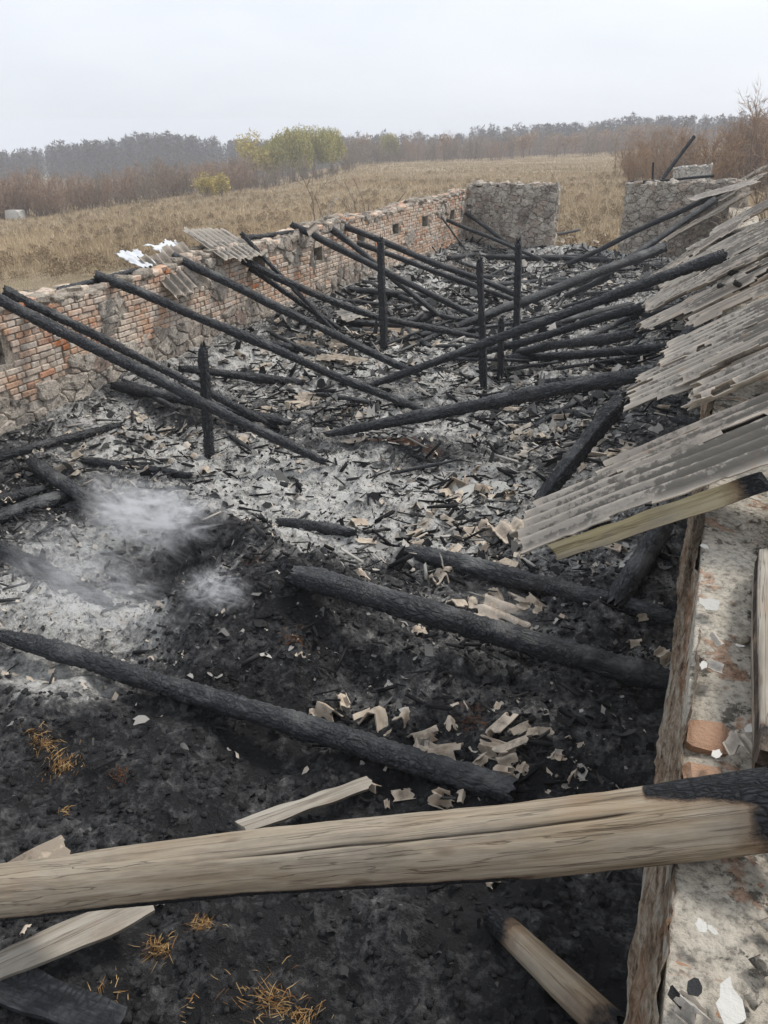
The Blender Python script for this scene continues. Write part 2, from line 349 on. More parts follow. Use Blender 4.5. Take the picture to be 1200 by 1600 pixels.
# ------------------------------------------------------------------ terrain
KAZ = ([-180, -60, -25, -12, -7, -2, 7, 16, 24, 70, 180], [.03, .06, .064, .041, .037, .018, .012, .003, .001, .002, .03])
ZAZ = ([-180, -60, -25, -7, 0, 7, 16, 24, 70, 180], [-12, -17, -17, -17, -15, -10, -6, -4, -4, -12])
def ground(az, d):
    az = np.asarray(az, float); d = np.asarray(d, float)
    k = np.interp(az, *KAZ); zf = np.interp(az, *ZAZ)
    a = -0.5 - k*np.clip(d-20, 0, 200)
    t = np.clip((d-220)/200, 0, 1); t = t*t*(3-2*t)
    z = a*(1-t) + zf*t
    xx = d*np.sin(np.radians(az)); yy = d*np.cos(np.radians(az))
    amp = np.clip((d-26)/60, 0, 1)
    return z + amp*(0.9*fbm(xx*.02, yy*.02, 4, 5) + .25*fbm(xx*.12, yy*.12, 3, 9))
AZ_OF = lambda u: math.degrees(math.atan2((u-600)/1200, 1.105))
def site(u, d):
    """a point on the terrain, by bearing and distance"""
    az = AZ_OF(u); a = rad(az) - YAW
    return Vector((d*math.sin(a), d*math.cos(a), float(ground(az, d))))
azs = np.concatenate([np.arange(-180, -44, 4), np.arange(-44, 44, 0.6), np.arange(44, 181, 4)])
ds = np.concatenate([[0.5, 3, 8, 13], np.geomspace(16, 800, 110)])
A, D = np.meshgrid(azs, ds, indexing='ij')
Z = ground(A, D); ang = np.radians(A) - YAW
V = np.stack([D*np.sin(ang), D*np.cos(ang), Z], -1).reshape(-1, 3)
na, ndd = A.shape
I = np.arange(na*ndd).reshape(na, ndd)
F = np.stack([I[:-1, :-1], I[:-1, 1:], I[1:, 1:], I[1:, :-1]], -1).reshape(-1, 4)[:, ::-1]
o = link('field', npmesh('field', V, F, True), M_FIELD); o['kind'] = 'structure'
o['label'] = 'dry tan field falling away to the misty trees'; 

# ------------------------------------------------------------------ barn floor
X0, X1 = -7.55, 0.3
def gbump(u, v, amp, s, s2=None):
    p = PZ(u, v, 0.0); return (p.x, p.y, amp, s, s2 or s)
BUMPS = [gbump(240, 890, -.32, .34, .3), gbump(325, 850, .36, .26), gbump(395, 880, .34, .28), gbump(300, 800, .18, .35, .2),
         gbump(430, 985, .46, .38), gbump(290, 1000, .30, .22), gbump(340, 1060, .2, .25), gbump(520, 960, .2, .2), gbump(470, 1070, .15, .2), gbump(700, 1060, .14, .25), gbump(250, 1210, .14, .3), gbump(450, 1450, .12, .25), gbump(620, 1500, .12, .2), gbump(330, 1540, .1, .2), gbump(560, 990, .10, .4), gbump(100, 1110, .16, .3),
         gbump(60, 960, .14, .4), gbump(560, 800, .10, .5), gbump(620, 720, .20, .5, .3), gbump(500, 735, .12, .4, .25),
         gbump(760, 760, .12, .4), gbump(700, 900, .10, .5), gbump(800, 1190, .10, .3), gbump(330, 640, .18, .5), gbump(470, 570, .15, .5),
         (-7.3, 9, .28, .45, 4), (-7.3, 16, .30, .5, 5), (-7.2, 22, .25, .6, 4), (0.0, 5.2, .22, .5, 1.5), (0.1, 10, .4, .8, 3), (-0.1, 16, .5, 1.0, 5),
         (-3.7, 24.7, .42, 1.1, .5), (-1.5, 23, .25, 1.0, 1.2), (-6.0, 24.4, .2, 1.2, .6), (0.25, 0.9, .62, .6, .95), (-1.2, .3, .22, .8, .6),
         (-2.7, 0.7, .25, .9, .9), gbump(780, 1510, .10, .25)]
def floorh(x, y):
    x = np.asarray(x, float); y = np.asarray(y, float)
    z = .11*fbm(x*.8, y*.8, 3, 1) + .085*fbm(x*2.6, y*2.6, 4, 2) + (.085*np.abs(fbm(x*5, y*5, 3, 3)) + .038*fbm(x*13, y*13, 3, 4))*(.78+.22*np.clip((y-3.3)/1.5, 0, 1))
    for bx, by, a, s, s2 in BUMPS: z = z + a*np.exp(-((x-bx)/s)**2*.5 - ((y-by)/s2)**2*.5)
    return np.maximum(z, -.42)
gx = np.arange(-7.6, 0.41, .04); gy = np.arange(-3.0, 25.6, .04)
GXX, GYY = np.meshgrid(gx, gy, indexing='ij'); HF = floorh(GXX, GYY)
def fz(x, y):
    a = min(max((x-gx[0])/.04, 0), len(gx)-1.001); b = min(max((y-gy[0])/.04, 0), len(gy)-1.001)
    i, j = int(a), int(b); fx, fy = a-i, b-j
    return float((HF[i, j]*(1-fx)+HF[i+1, j]*fx)*(1-fy) + (HF[i, j+1]*(1-fx)+HF[i+1, j+1]*fx)*fy)
def G(u, v, lift=0.0):
    d = ray(u, v); z = 0.0
    for _ in range(12):
        p = CP + d*((z-HCAM)/d.z); z = 0.5*z + 0.5*fz(p.x, p.y)
    p = CP + d*((z-HCAM)/d.z); p.z = fz(p.x, p.y) + lift
    return p
# where white ash lies, where the chaff is only charred, and rust-red scorched soil
def blob(lst):
    r = []
    for u, v, a, s, s2 in lst:
        p = PZ(u, v, 0.0); r.append((p.x, p.y, a, s, s2))
    return r
ASH = blob([(500, 800, .95, .9, .5), (420, 740, .75, .9, .4), (600, 860, .5, .6, .3), (110, 960, .85, .75, .35), (90, 1050, .62, .55, .3), (150, 1100, .35, .35, .2), (330, 930, .5, .5, .25), (150, 850, .5, .7, .4),
            (380, 600, .55, 1.0, .7), (520, 570, .75, .8, .6), (250, 700, .6, 1.0, .5), (760, 600, .7, .9, .6), (800, 680, .4, .8, .5), (880, 640, .35, .8, .6), (760, 780, .5, .7, .35),
            (650, 540, .4, 1.2, .8), (750, 440, .45, 2.0, 1.8), (940, 480, .5, 1.2, 1.5), (900, 410, .4, 1.5, 1.5), (640, 470, .35, 1.0, 1.2), (620, 650, .35, .6, .4), (50, 1125, .40, .45, .22),
            (700, 990, .18, .5, .2), (560, 1060, .16, .6, .2), (900, 560, .3, 1.2, .8)])
DARK = blob([(240, 895, -.7, .32, .22), (330, 870, -.5, .3, .15), (430, 990, -.6, .5, .28), (100, 1330, -.45, 2, .40), (500, 1300, -.5, 2, .5), (620, 725, -.35, .5, .2), (480, 745, -.3, .4, .15), (280, 660, -.2, .5, .2), (50, 780, -.3, .8, .3)])
RUST = blob([(625, 718, .75, .55, .14), (500, 738, .5, .3, .1), (395, 855, .75, .14, .16), (330, 795, .45, .25, .1), (735, 1125, .6, .12, .07), (200, 990, .5, .12, .06), (450, 1000, .35, .15, .08), (760, 428, .8, .8, .5), (690, 432, .5, .5, .4)])
def field_of(lst, x, y, base):
    r = np.full(np.shape(x), base, float)
    for bx, by, a, s, s2 in lst: r = r + a*np.exp(-((x-bx)/s)**2*.5 - ((y-by)/s2)**2*.5)
    return r
def ashf(x, y):
    x = np.asarray(x, float); y = np.asarray(y, float)
    far = np.clip((y-3.6)/2.2, 0, 1)
    a = .12 + .24*far + field_of(ASH, x, y, 0.0)*.85 + field_of(DARK, x, y, 0.0)
    return np.clip(a, 0.02, .80)
ys = np.concatenate([np.arange(-3, 6.5, .026), np.arange(6.5, 12, .045), np.arange(12, 25.7, .085)]); xs = np.arange(X0, X1+.001, .031)
FX, FY = np.meshgrid(xs, ys, indexing='ij'); FZ = floorh(FX, FY)
V = np.stack([FX, FY, FZ], -1).reshape(-1, 3); I = np.arange(FX.size).reshape(FX.shape)
F = np.stack([I[:-1, :-1], I[1:, :-1], I[1:, 1:], I[:-1, 1:]], -1).reshape(-1, 4)
me = npmesh('barn_floor', V, F, True, {'ash': ashf(FX, FY).ravel(), 'rust': np.clip(field_of(RUST, FX, FY, 0.0), 0, 1).ravel()})
o = link('ground', me, M_FLOOR); o['kind'] = 'structure'; o['label'] = 'barn floor heaped with grey ash and black char'

# ------------------------------------------------------------------ masonry
def chamfer_box(name, sx, sy, sz, b, jit, seed):
    """irregular brick: box with worn edges, x out of the wall"""
    r = random.Random(seed); bm = bmesh.new(); bmesh.ops.create_cube(bm, size=1.0)
    for v in bm.verts: v.co = Vector((v.co.x*sx, v.co.y*sy, v.co.z*sz))
    bmesh.ops.bevel(bm, geom=list(bm.edges), offset=b, segments=1, affect='EDGES')
    for v in bm.verts: v.co += Vector((r.uniform(-1, 1), r.uniform(-1, 1), r.uniform(-1, 1)))*jit
    me = bpy.data.meshes.new(name); bm.to_mesh(me); bm.free(); return me
def clip_poly(poly, px, py, nx, ny):
    outp = []
    for i in range(len(poly)):
        a = poly[i]; b = poly[(i+1) % len(poly)]
        da = (a[0]-px)*nx + (a[1]-py)*ny; db = (b[0]-px)*nx + (b[1]-py)*ny
        if da <= 0: outp.append(a)
        if (da < 0 and db > 0) or (da > 0 and db < 0):
            t = da/(da-db); outp.append((a[0]+(b[0]-a[0])*t, a[1]+(b[1]-a[1])*t))
    return outp
def voronoi_stones(w, h, size, seed, inside=None):
    k = 1.45; q = random.Random(seed+1)
    def rag(poly):
        o_ = []
        for i in range(len(poly)):
            a = poly[i]; b = poly[(i+1) % len(poly)]; o_.append(a); L_ = math.hypot(b[0]-a[0], b[1]-a[1])
            if L_ > size*.5: t = q.uniform(.35, .65); m = q.uniform(-.07, .03)*L_; o_.append((a[0]+(b[0]-a[0])*t + (a[1]-b[1])/L_*m, a[1]+(b[1]-a[1])*t + (b[0]-a[0])/L_*m))
        return o_
    return [((c[0]*k, c[1]), rag([(x*k, y) for x, y in p])) for c, p in voronoi_cells(w/k, h, size*.88, seed, (lambda x, y: inside(x*k, y)) if inside else None)]
def voronoi_cells(w, h, size, seed, inside=None):
    """cells over a w x h rectangle; returns list of (centre, polygon)"""
    r = random.Random(seed); pts = []; tries = 0
    target = w*h/(size*size*.72)
    while len(pts) < target and tries < target*40:
        tries += 1; q = (r.uniform(0, w), r.uniform(0, h)); md = size*r.choice([.4, .5, .7, 1.0, 1.2])
        ok = True
        for p in pts[-400:]:
            if abs(p[0]-q[0]) < md*1.25 and abs(p[1]-q[1]) < md and math.hypot((p[0]-q[0])*.8, p[1]-q[1]) < md*.9: ok = False; break
        if ok: pts.append(q)
    P = np.array(pts); res = []; W8 = [size*size*r.choice([-.12, -.05, 0, .12, .28, .5]) for _ in pts]
    for i, (x, y) in enumerate(pts):
        if inside and not inside(x, y): continue
        d = np.hypot(P[:, 0]-x, P[:, 1]-y); nb = np.argsort(d)[1:22]
        R = size*2.2
        poly = [(max(0, x-R), max(0, y-R)), (min(w, x+R), max(0, y-R)), (min(w, x+R), min(h, y+R)), (max(0, x-R), min(h, y+R))]
        for j in nb:
            qx, qy = P[j]; dd = (qx-x)**2+(qy-y)**2; t = min(.82, max(.18, .5+(W8[i]-W8[j])/(2*dd)))
            poly = clip_poly(poly, x+(qx-x)*t, y+(qy-y)*t, qx-x, qy-y)
            if len(poly) < 3: break
        if len(poly) >= 3: res.append(((x, y), poly))
    return res
def stone_shape(c, poly, r, depth=.05, gap=.005):
    """proud lumpy stone from a cell: local (out, along, up)"""
    cx = sum(p[0] for p in poly)/len(poly); cy = sum(p[1] for p in poly)/len(poly)
    pts = []
    for i in range(len(poly)):
        a = poly[i]; b = poly[(i+1) % len(poly)]; L_ = math.hypot(b[0]-a[0], b[1]-a[1])
        if L_ < .012: continue
        pts.append((a[0]*.86+b[0]*.14, a[1]*.86+b[1]*.14)); pts.append((a[0]*.14+b[0]*.86, a[1]*.14+b[1]*.86))
    if len(pts) < 4: return None
    V = []; F = []; n = len(pts)
    size = max(math.hypot(p[0]-cx, p[1]-cy) for p in pts); sh = max(.55, 1-gap/max(size*.7, .02))
    tx, ty = r.uniform(-.12, .12), r.uniform(-.12, .12); pr = depth*r.uniform(.4, 1.15)
    for ring, (s, dz) in enumerate(((sh, -.06), (sh*.985, pr*.55), (sh*.84, pr))):
        for p in pts:
            x, y = cx+(p[0]-cx)*s + r.uniform(-1, 1)*.005, cy+(p[1]-cy)*s + r.uniform(-1, 1)*.005
            V.append((dz + (0 if ring == 0 else (x-cx)*tx+(y-cy)*ty + r.uniform(-1, 1)*.006), x, y))
    V.append((pr*1.08 + r.uniform(-.008, .008), cx, cy))
    for k in range(2):
        for i in range(n): F.append((k*n+i, k*n+(i+1) % n, (k+1)*n+(i+1) % n, (k+1)*n+i))
    for i in range(n): F.append((2*n+i, 2*n+(i+1) % n, 3*n))
    return V, F, (cx, cy)
def add_pieces(root, name, shapes, M, mat, limit=300, key=None, rest_name='rubble_stones'):
    """each piece a child of its wall; past the limit the rest as one part"""
    shapes = [s for s in shapes if s]
    if key: shapes.sort(key=key)
    for V, F, c in shapes[:limit]:
        V2 = [(a, b-c[0], z-c[1]) for a, b, z in V]
        o = link(name, pymesh(name, V2, F), mat, None, None, M @ Matrix.Translation((0, c[0], c[1]))); par(o, root)
    if len(shapes) > limit:
        VV = []; FF = []
        for V, F, c in shapes[limit:]:
            k = len(VV); VV += V; FF += [tuple(i+k for i in f) for f in F]
        o = link(rest_name, pymesh(rest_name, VV, FF), mat, None, None, M); par(o, root); o['kind'] = 'stuff'
def grid_slab(name, w, d, h, nx, ny, amp, seed, mat, M, root, sc=4):
    """mortar core with a rough broken top: local x 0..w (through the wall), y 0..d along, top at h(x,y)"""
    X, Y = np.meshgrid(np.linspace(0, w, nx), np.linspace(0, d, ny), indexing='ij')
    Zt = h(X, Y) + amp*fbm(X*sc+seed, Y*sc, 4, seed)
    n = nx*ny; I = np.arange(n).reshape(nx, ny)
    V = [np.stack([X, Y, Zt], -1).reshape(-1, 3)]
    F = [np.stack([I[:-1, :-1], I[1:, :-1], I[1:, 1:], I[:-1, 1:]], -1).reshape(-1, 4)]
    k = n
    for line, flip in ((I[0, :], 0), (I[-1, :], 1), (I[:, 0], 1), (I[:, -1], 0)):
        top = V[0][line].copy(); bot = top.copy(); bot[:, 2] = -.6
        V.append(bot); m = len(line); b = np.arange(k, k+m); k += m
        q = np.stack([line[:-1], line[1:], b[1:], b[:-1]], -1); F.append(q[:, ::-1] if flip else q)
    o = link(name, npmesh(name, np.concatenate(V), np.concatenate(F)), mat, None, None, M); par(o, root)
    return o

# ---- long brick wall (inner face at X = -7.45, local: x out into the barn, y along +Y, z up)
LW_X, LW_Y0, LW_Y1 = -7.45, 4.2, 25.0
lw = empty('brick_wall', (LW_X, LW_Y0, 0))
tag(lw, 'long roofless brick and rubble stone wall with a row of small dark vent holes', 'wall')
def wl(u, v): p = PX(u, v, LW_X); return p.y, p.z
bnd = sorted([wl(0, 628), wl(50, 612), wl(100, 592), wl(115, 562), wl(180, 552), wl(230, 532), wl(300, 500), wl(335, 505), wl(355, 488), wl(400, 470), wl(430, 482), wl(470, 470), wl(500, 452), wl(530, 430), wl(545, 415), wl(600, 415), wl(650, 408), wl(700, 392), wl(726, 380)])
BY = [4.0] + [b[0] for b in bnd]; BZ = [bnd[0][1]] + [b[1] for b in bnd]
LTOP = lambda y: np.interp(y, [4, 6.2, 10.6, 14, 19, 25], [1.66, 1.68, 1.74, 1.78, 1.80, 1.86])
patch = [(*wl(178, 490), .22, .2), (*wl(168, 520), .14, .12), (*wl(330, 425), .28, .3), (*wl(338, 450), .2, .25), (*wl(428, 375), .5, .24), (*wl(455, 392), .5, .25), (*wl(470, 372), .7, .2), (*wl(520, 350), .9, .14), (*wl(540, 430), .5, .2), (*wl(590, 335), .7, .12), (*wl(640, 372), .35, .2), (*wl(690, 330), .5, .2), (*wl(722, 340), .35, .6), (*wl(600, 385), .4, .12)]
holes = []
for (u, v, ww, hh) in ((-14, 552, .34, .34), (405, 412, .40, .27), (497, 397, .38, .27), (563, 372, .38, .27), (618, 358, .42, .25), (664, 346, .44, .28), (706, 336, .44, .28)):
    y, z = wl(u, v); holes.append((y-ww/2, y+ww/2, z-hh/2, z+hh/2))
def in_hole(y, z, m=0.0): return any(a-m < y < b+m and c-m < z < d+m for a, b, c, d in holes)
def is_stone(y, z):
    if z < np.interp(y, BY, BZ) + .05*math.sin(y*9.1) + .04*math.sin(y*23): return True
    return any(((y-a)/c)**2 + ((z-b)/d)**2 < 1 for a, b, c, d in patch)
# core built in blocks around the holes, so that they are real recesses
Wc = .42
def core_box(y0, y1, z0, z1, x0=-Wc, x1=.002):
    V = [(x, y, z) for x in (x0, x1) for y in (y0, y1) for z in (z0, z1)]
    return V, [(0, 1, 3, 2), (4, 6, 7, 5), (0, 4, 5, 1), (2, 3, 7, 6), (0, 2, 6, 4), (1, 5, 7, 3)]
MLW = Matrix.Translation((LW_X, 0, 0))
hz = sorted(holes); VV = []; FF = []
def addb(b):
    k = len(VV); VV.extend(b[0]); FF.extend([tuple(i+k for i in f) for f in b[1]])
yc = LW_Y0
for a, b, c, d in hz:
    addb(core_box(yc, a, -.6, float(LTOP((yc+a)/2))-.08)); addb(core_box(a, b, -.6, c)); addb(core_box(a, b, d, float(LTOP(a))-.08)); yc = b
addb(core_box(yc, LW_Y1, -.6, 1.74))
o = link('mortar_core', pymesh('mortar_core', VV, FF), M_MORTAR, None, None, MLW); par(o, lw)
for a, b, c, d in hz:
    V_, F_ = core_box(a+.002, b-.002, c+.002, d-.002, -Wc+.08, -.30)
    o = link('vent_shade_panel', pymesh('vent_shade_panel', V_, F_), M_SOOT, None, None, MLW); par(o, lw)  # added black panel closes the vent, standing in for its shaded depth
# bricks
bstr = [chamfer_box('brick', .10, .245, .066, .009, .0035, i) for i in range(4)]
bhead = [chamfer_box('brick', .10, .118, .066, .009, .0035, 20+i) for i in range(4)]
for m_ in bstr+bhead: m_.materials.append(M_BRICK)
spots = []
row = 0; z = .12
while z < 1.95:
    header = row % 4 != 1; L_ = .128 if header else .255
    y = LW_Y0 + (row % 2)*.128 + random.uniform(0, .05)
    while y < LW_Y1:
        l = L_ if random.random() < .85 else (.128 if not header else .255)
        c = y + l/2
        top = float(LTOP(c)) + .03*math.sin(c*3.1) + .05*math.sin(c*1.3)
        if z < top-.02 and not is_stone(c, z) and not any(a-l*.5 < c < b+l*.5 and e-.03 < z < f+.03 for a, b, e, f in holes):
            if random.random() > .012: spots.append((c, z+.006*math.sin(c*1.7), l))
        y += l+.004
    z += .077; row += 1
spots.sort(key=lambda s: math.hypot(s[0], 7.45) if s[0] > 6.0 else 99)
VV = []; FF = []
for i, (c, z, l) in enumerate(spots):
    me = random.choice(bstr if l > .2 else bhead)
    M_ = Matrix.Translation((LW_X-.03+random.uniform(-.012, .014), c, z)) @ Matrix.Rotation(random.uniform(-.03, .03), 4, 'X') @ Matrix.Rotation(random.uniform(-.04, .04), 4, 'Z')
    if i < 300:
        o = link('brick', me, None, None, None, M_); par(o, lw)
    else:
        k = len(VV); VV += [M_ @ v.co for v in me.vertices]; FF += [tuple(j+k for j in p.vertices) for p in me.polygons]
o = link('brick_courses', pymesh('brick_courses', VV, FF), M_BRICK); par(o, lw); o['kind'] = 'stuff'
# hole surrounds: brick on edge lintel
for a, b, c, d in hz:
    n = 5
    for k in range(n):
        o = link('brick', bhead[k % 4], None, None, None, Matrix.Translation((LW_X-.025, a+(k+.5)*(b-a)/n, d+.055)) @ Matrix.Rotation(rad(90), 4, 'X') @ Matrix.Rotation(random.uniform(-.08, .08), 4, 'X')); par(o, lw)
r_ = random.Random(5)
cells = voronoi_stones(LW_Y1-LW_Y0, 1.95, .23, 3, lambda x, y: is_stone(x+LW_Y0, y) and y < float(LTOP(x+LW_Y0))+.02 and not in_hole(x+LW_Y0, y, .06))
shp = []
for c, poly in cells:
    poly = [(x+LW_Y0, y) for x, y in poly]
    for a, b, cc, d in holes:      # keep the vents open
        if any(a < x < b and cc < y < d for x, y in poly):
            px = a if c[0]+LW_Y0 < a else b if c[0]+LW_Y0 > b else None
            if px is not None: poly = clip_poly(poly, px, 0, 1 if px == a else -1, 0)
            else: poly = clip_poly(poly, 0, cc if c[1] < cc else d, 0, 1 if c[1] < cc else -1)
    if len(poly) >= 3: shp.append(stone_shape(c, poly, r_, .055))
add_pieces(lw, 'stone', shp, MLW, M_STONE, 300, key=lambda s: math.hypot(s[2][0], 7.45) if s[2][0] > 6 else 99)
# crumbled wall head: lumps of mortar and brick ends
r_ = random.Random(8); y = LW_Y0
lump = [chamfer_box('cap_stone', .2, .24, .10, .03, .016, 60+i) for i in range(6)]
for m_ in lump: m_.materials.append(M_MORTAR)
lump2 = [m_.copy() for m_ in lump]
for m_ in lump2: m_.materials.clear(); m_.materials.append(M_BRICK)
while y < LW_Y1:
    for xo in (-.06, -.20, -.34):
        h = float(LTOP(y)) + .05*math.sin(y*1.3) - .02 + r_.uniform(-.035, .035)
        M_ = Matrix.Translation((LW_X+xo+r_.uniform(-.02, .02), y+r_.uniform(-.04, .04), h)) @ Matrix.Rotation(r_.uniform(-.25, .25), 4, 'Z') @ Matrix.Rotation(r_.uniform(-.15, .15), 4, 'X') @ Matrix.Scale(r_.uniform(.75, 1.15), 4)
        o = link('cap_stone', r_.choice(lump if r_.random() < .7 else lump2), None, None, None, M_); par(o, lw)
    y += r_.uniform(.19, .26)

# ---- end walls (inner face Y = 25)
def end_wall(name, x0, x1, topf, label, mat, seed, size=.20, Y=25.0, depth=.5, zb=0.0):
    root = empty(name, (x0, Y, zb)); tag(root, label, 'wall')
    M_ = Matrix.Translation((x1, Y, zb)) @ Matrix.Rotation(rad(-90), 4, 'Z')    # local x -> -Y (towards barn), local y -> -X ... mapped below
    M_ = Matrix(((0, 1, 0, x0), (-1, 0, 0, Y), (0, 0, 1, zb), (0, 0, 0, 1)))     # out = -Y, along = +X
    w_ = x1-x0; r_ = random.Random(seed)
    Mc = Matrix(((0, 1, 0, x0+.02), (-1, 0, 0, Y+depth), (0, 0, 1, zb), (0, 0, 0, 1)))
    grid_slab('mortar_core', depth+.006, w_-.04, lambda a, b: topf(b)-.06, 8, max(6, int(w_/.12)), .05, seed, M_MORTAR, Mc, root)
    cells = voronoi_stones(w_, 2.5, size, seed, lambda x, y: y < topf(x)-.02)
    shp = []
    for c, poly in cells:
        poly = clip_poly(poly, c[0], float(topf(c[0]))+.03*math.sin(c[0]*7), 0, 1)
        if len(poly) >= 3: shp.append(stone_shape(c, poly, r_, .05, .004))
    add_pieces(root, 'stone', shp, M_, mat, 300)
    # jamb and back faces
    for xe, sg in ((x0, -1), (x1, 1)):
        cells = voronoi_stones(depth, 2.3, size*1.1, seed+7+sg, lambda x, y: y < topf(0 if sg < 0 else w_)-.04)
        Mj = Matrix(((sg, 0, 0, xe-sg*.02), (0, 1, 0, Y), (0, 0, 1, zb), (0, 0, 0, 1)))
        add_pieces(root, 'stone', [stone_shape(c, p, r_, .05, .005) for c, p in cells if len(p) >= 3], Mj, mat, 60)
    x = 0.1
    while x < w_-.08:
        for yo in (.08, .25, .42):
            o = link('cap_stone', None if False else CAPS[r_.randrange(6)] if mat is not M_WSTONE else WCAPS[r_.randrange(6)], None, None, None, Matrix.Translation((x0+x+r_.uniform(-.04, .04), Y+yo, zb+float(topf(x))-.03+r_.uniform(-.05, .05))) @ Matrix.Rotation(r_.uniform(0, 6), 4, 'Z') @ Matrix.Rotation(r_.uniform(-.3, .3), 4, 'X') @ Matrix.Scale(r_.uniform(.8, 1.3), 4)); par(o, root)
        x += r_.uniform(.2, .3)
    return root
CAPS = [chamfer_box('cap_stone', .2, .24, .12, .035, .02, 160+i) for i in range(6)]
for m_ in CAPS: m_.materials.append(M_FSTONE)
WCAPS = [m_.copy() for m_ in CAPS]
for m_ in WCAPS: m_.materials.clear(); m_.materials.append(M_WSTONE)
xa = PY(868, 330, 25).x; xb = PY(974, 330, 25).x
end_wall('stone_wall', -7.43, xa, lambda x: np.interp(x, [0, .3, 2.8], [1.95, 2.05, 2.08]), 'rubble stone end wall joining the brick wall to the open doorway', M_FSTONE, 31)
end_wall('stone_wall', xb, .62, lambda x: np.interp(x, [0, .4, 3.4], [2.08, 2.22, 2.28]), 'rubble stone end wall with a charred pole lying along its head', M_FSTONE, 47, .21)

# ---- side wall under the camera side (inner face X = 0.2), seen mostly from above
rw = empty('brick_wall', (.2, 0, 0)); tag(rw, 'broad crumbling wall head with mortar, bare bricks and white chips beside the black floor', 'wall')
def rtop(x, y):
    return 1.60 + .035*np.sin(y*2.1) - .02*np.exp(-((x-.33)/.10)**2) + .03*np.clip((x-.3)/.1, 0, 1)
grid_slab('mortar_core', .66, 26.3, lambda a, b: rtop(a, b-1.0), 56, 1100, .028, 71, M_CAP, Matrix.Translation((.195, -1.0, 0)), rw, 4)
br = [chamfer_box('brick', .118, .25, .066, .012, .006, 80+i) for i in range(4)]
M_RB = mat_simple('edge_brick', [(0.0, (0.17, 0.105, 0.075)), (0.35, (0.36, 0.19, 0.115)), (0.6, (0.40, 0.25, 0.165)), (1.0, (0.42, 0.36, 0.29))], 16, 0.92, 0.8)
for m_ in br: m_.materials.append(M_RB)
r_ = random.Random(21); z = .2; row = 0
n_in = 0; RV = []; RF = []
while z < 1.50:
    y = .3 + (row % 2)*.13
    while y < 24.5:
        if not (z > 1.5 and r_.random() < .35):
            lean = .04*math.sin(y*1.9+z*3)+r_.uniform(-.02, .03)
            M_ = Matrix.Translation((.275+lean*.5, y, z)) @ Matrix.Rotation(r_.uniform(-.06, .06), 4, 'Z') @ Matrix.Rotation(r_.uniform(-.05, .05), 4, 'Y')
            me = r_.choice(br)
            if y < 5 and z > .55 and n_in < 290:
                o = link('brick', me, None, None, None, M_); par(o, rw); n_in += 1
            else:
                k = len(RV); RV += [M_ @ v.co for v in me.vertices]; RF += [tuple(j+k for j in p.vertices) for p in me.polygons]
        y += .258
    z += .077; row += 1
o = link('brick_courses', pymesh('brick_courses', RV, RF), M_RB); par(o, rw); o['kind'] = 'stuff'
# bare bricks on the wall head, seen flat
FLATB = [chamfer_box('brick', .125, .15, .066, .016, .009, 180+i) for i in range(3)]
for m_ in FLATB: m_.materials.append(M_RB)
for (u, v, rz) in ((1042, 1500, 1.6), (1046, 1560, 1.5), (1070, 1112, 1.57), (1070, 950, 1.5), (1062, 1180, 1.7)):
    p = PZ(u, v, 1.66)
    o = link('brick', FLATB[int(u) % 3], None, None, None, Matrix.Translation((max(p.x, .27), p.y, 1.562)) @ Matrix.Rotation(rz+1.57, 4, 'Z') @ Matrix.Rotation(random.uniform(-.06, .06), 4, 'X')); par(o, rw)

# old render clinging to the inner edge
PYs = np.arange(.2, 9.0, .022); PZs = np.linspace(0, 1, 26)
Pa, Pb = np.meshgrid(PYs, PZs, indexing='ij')
zt = 1.60 + .03*fbm(Pa*3, Pa*0, 3, 51); zz = zt - Pb*(.75+.15*fbm(Pa*1.7, Pa*0+3, 3, 52))
xx = .195 - .035*Pb + .03*fbm(Pa*2.2, Pb*2, 3, 53) + .022*fbm(Pa*7, Pb*9, 4, 54) + .012*fbm(Pa*30, Pb*9, 3, 55)
V = np.stack([xx, Pa, zz], -1).reshape(-1, 3); I = np.arange(Pa.size).reshape(Pa.shape)
F = np.stack([I[:-1, :-1], I[:-1, 1:], I[1:, 1:], I[1:, :-1]], -1).reshape(-1, 4)[:, ::-1]
sm = S('flaking_render', 0.92, 0.15); pp = sm.pos()
f1 = sm.noise(sm.map(pp, (9, 6, 17)), 1.0, 6, 0.7); f2 = sm.noise(pp, 40, 5, 0.7); f3 = sm.noise(pp, 3.0, 4)
cc = sm.ramp(f1, [(0.34, (0.08, 0.055, 0.038)), (0.43, (0.25, 0.18, 0.125)), (0.52, (0.42, 0.34, 0.255)), (0.62, (0.52, 0.46, 0.38))])
cc = sm.mix(sm.ramp(f3, [(0.52, 0.0), (0.66, 0.6)]), cc, (0.36, 0.19, 0.10)); cc = sm.mix(0.8, cc, sm.ramp(f2, [(0.3, 0.4), (0.6, 1.1)]), 'MULTIPLY')
sm.col(cc); sm.bump(sm.math('ADD', f1, f2), 1.0, 0.03)
par(link('plaster_edge', npmesh('plaster_edge', V, F, True), sm.m), rw)
g_ = np.random.default_rng(8); n_ = 1500; cx = np.clip(g_.normal(.56, .07, n_), .32, .83); cyy = g_.uniform(.6, 4.2, n_); cs = g_.gamma(2.0, .0045, n_)+.003
bs = np.array([(1, 0, 0), (-1, 0, 0), (0, 1, 0), (0, -1, 0), (0, 0, 1), (0, 0, -1)], float); fc = np.array([(0, 2, 4), (2, 1, 4), (1, 3, 4), (3, 0, 4), (2, 0, 5), (1, 2, 5), (3, 1, 5), (0, 3, 5)])
V = bs[None]*cs[:, None, None]*g_.uniform(.6, 1.4, (n_, 6, 3)) + np.stack([cx, cyy, 1.625+cs*.2+0*cx], -1)[:, None]
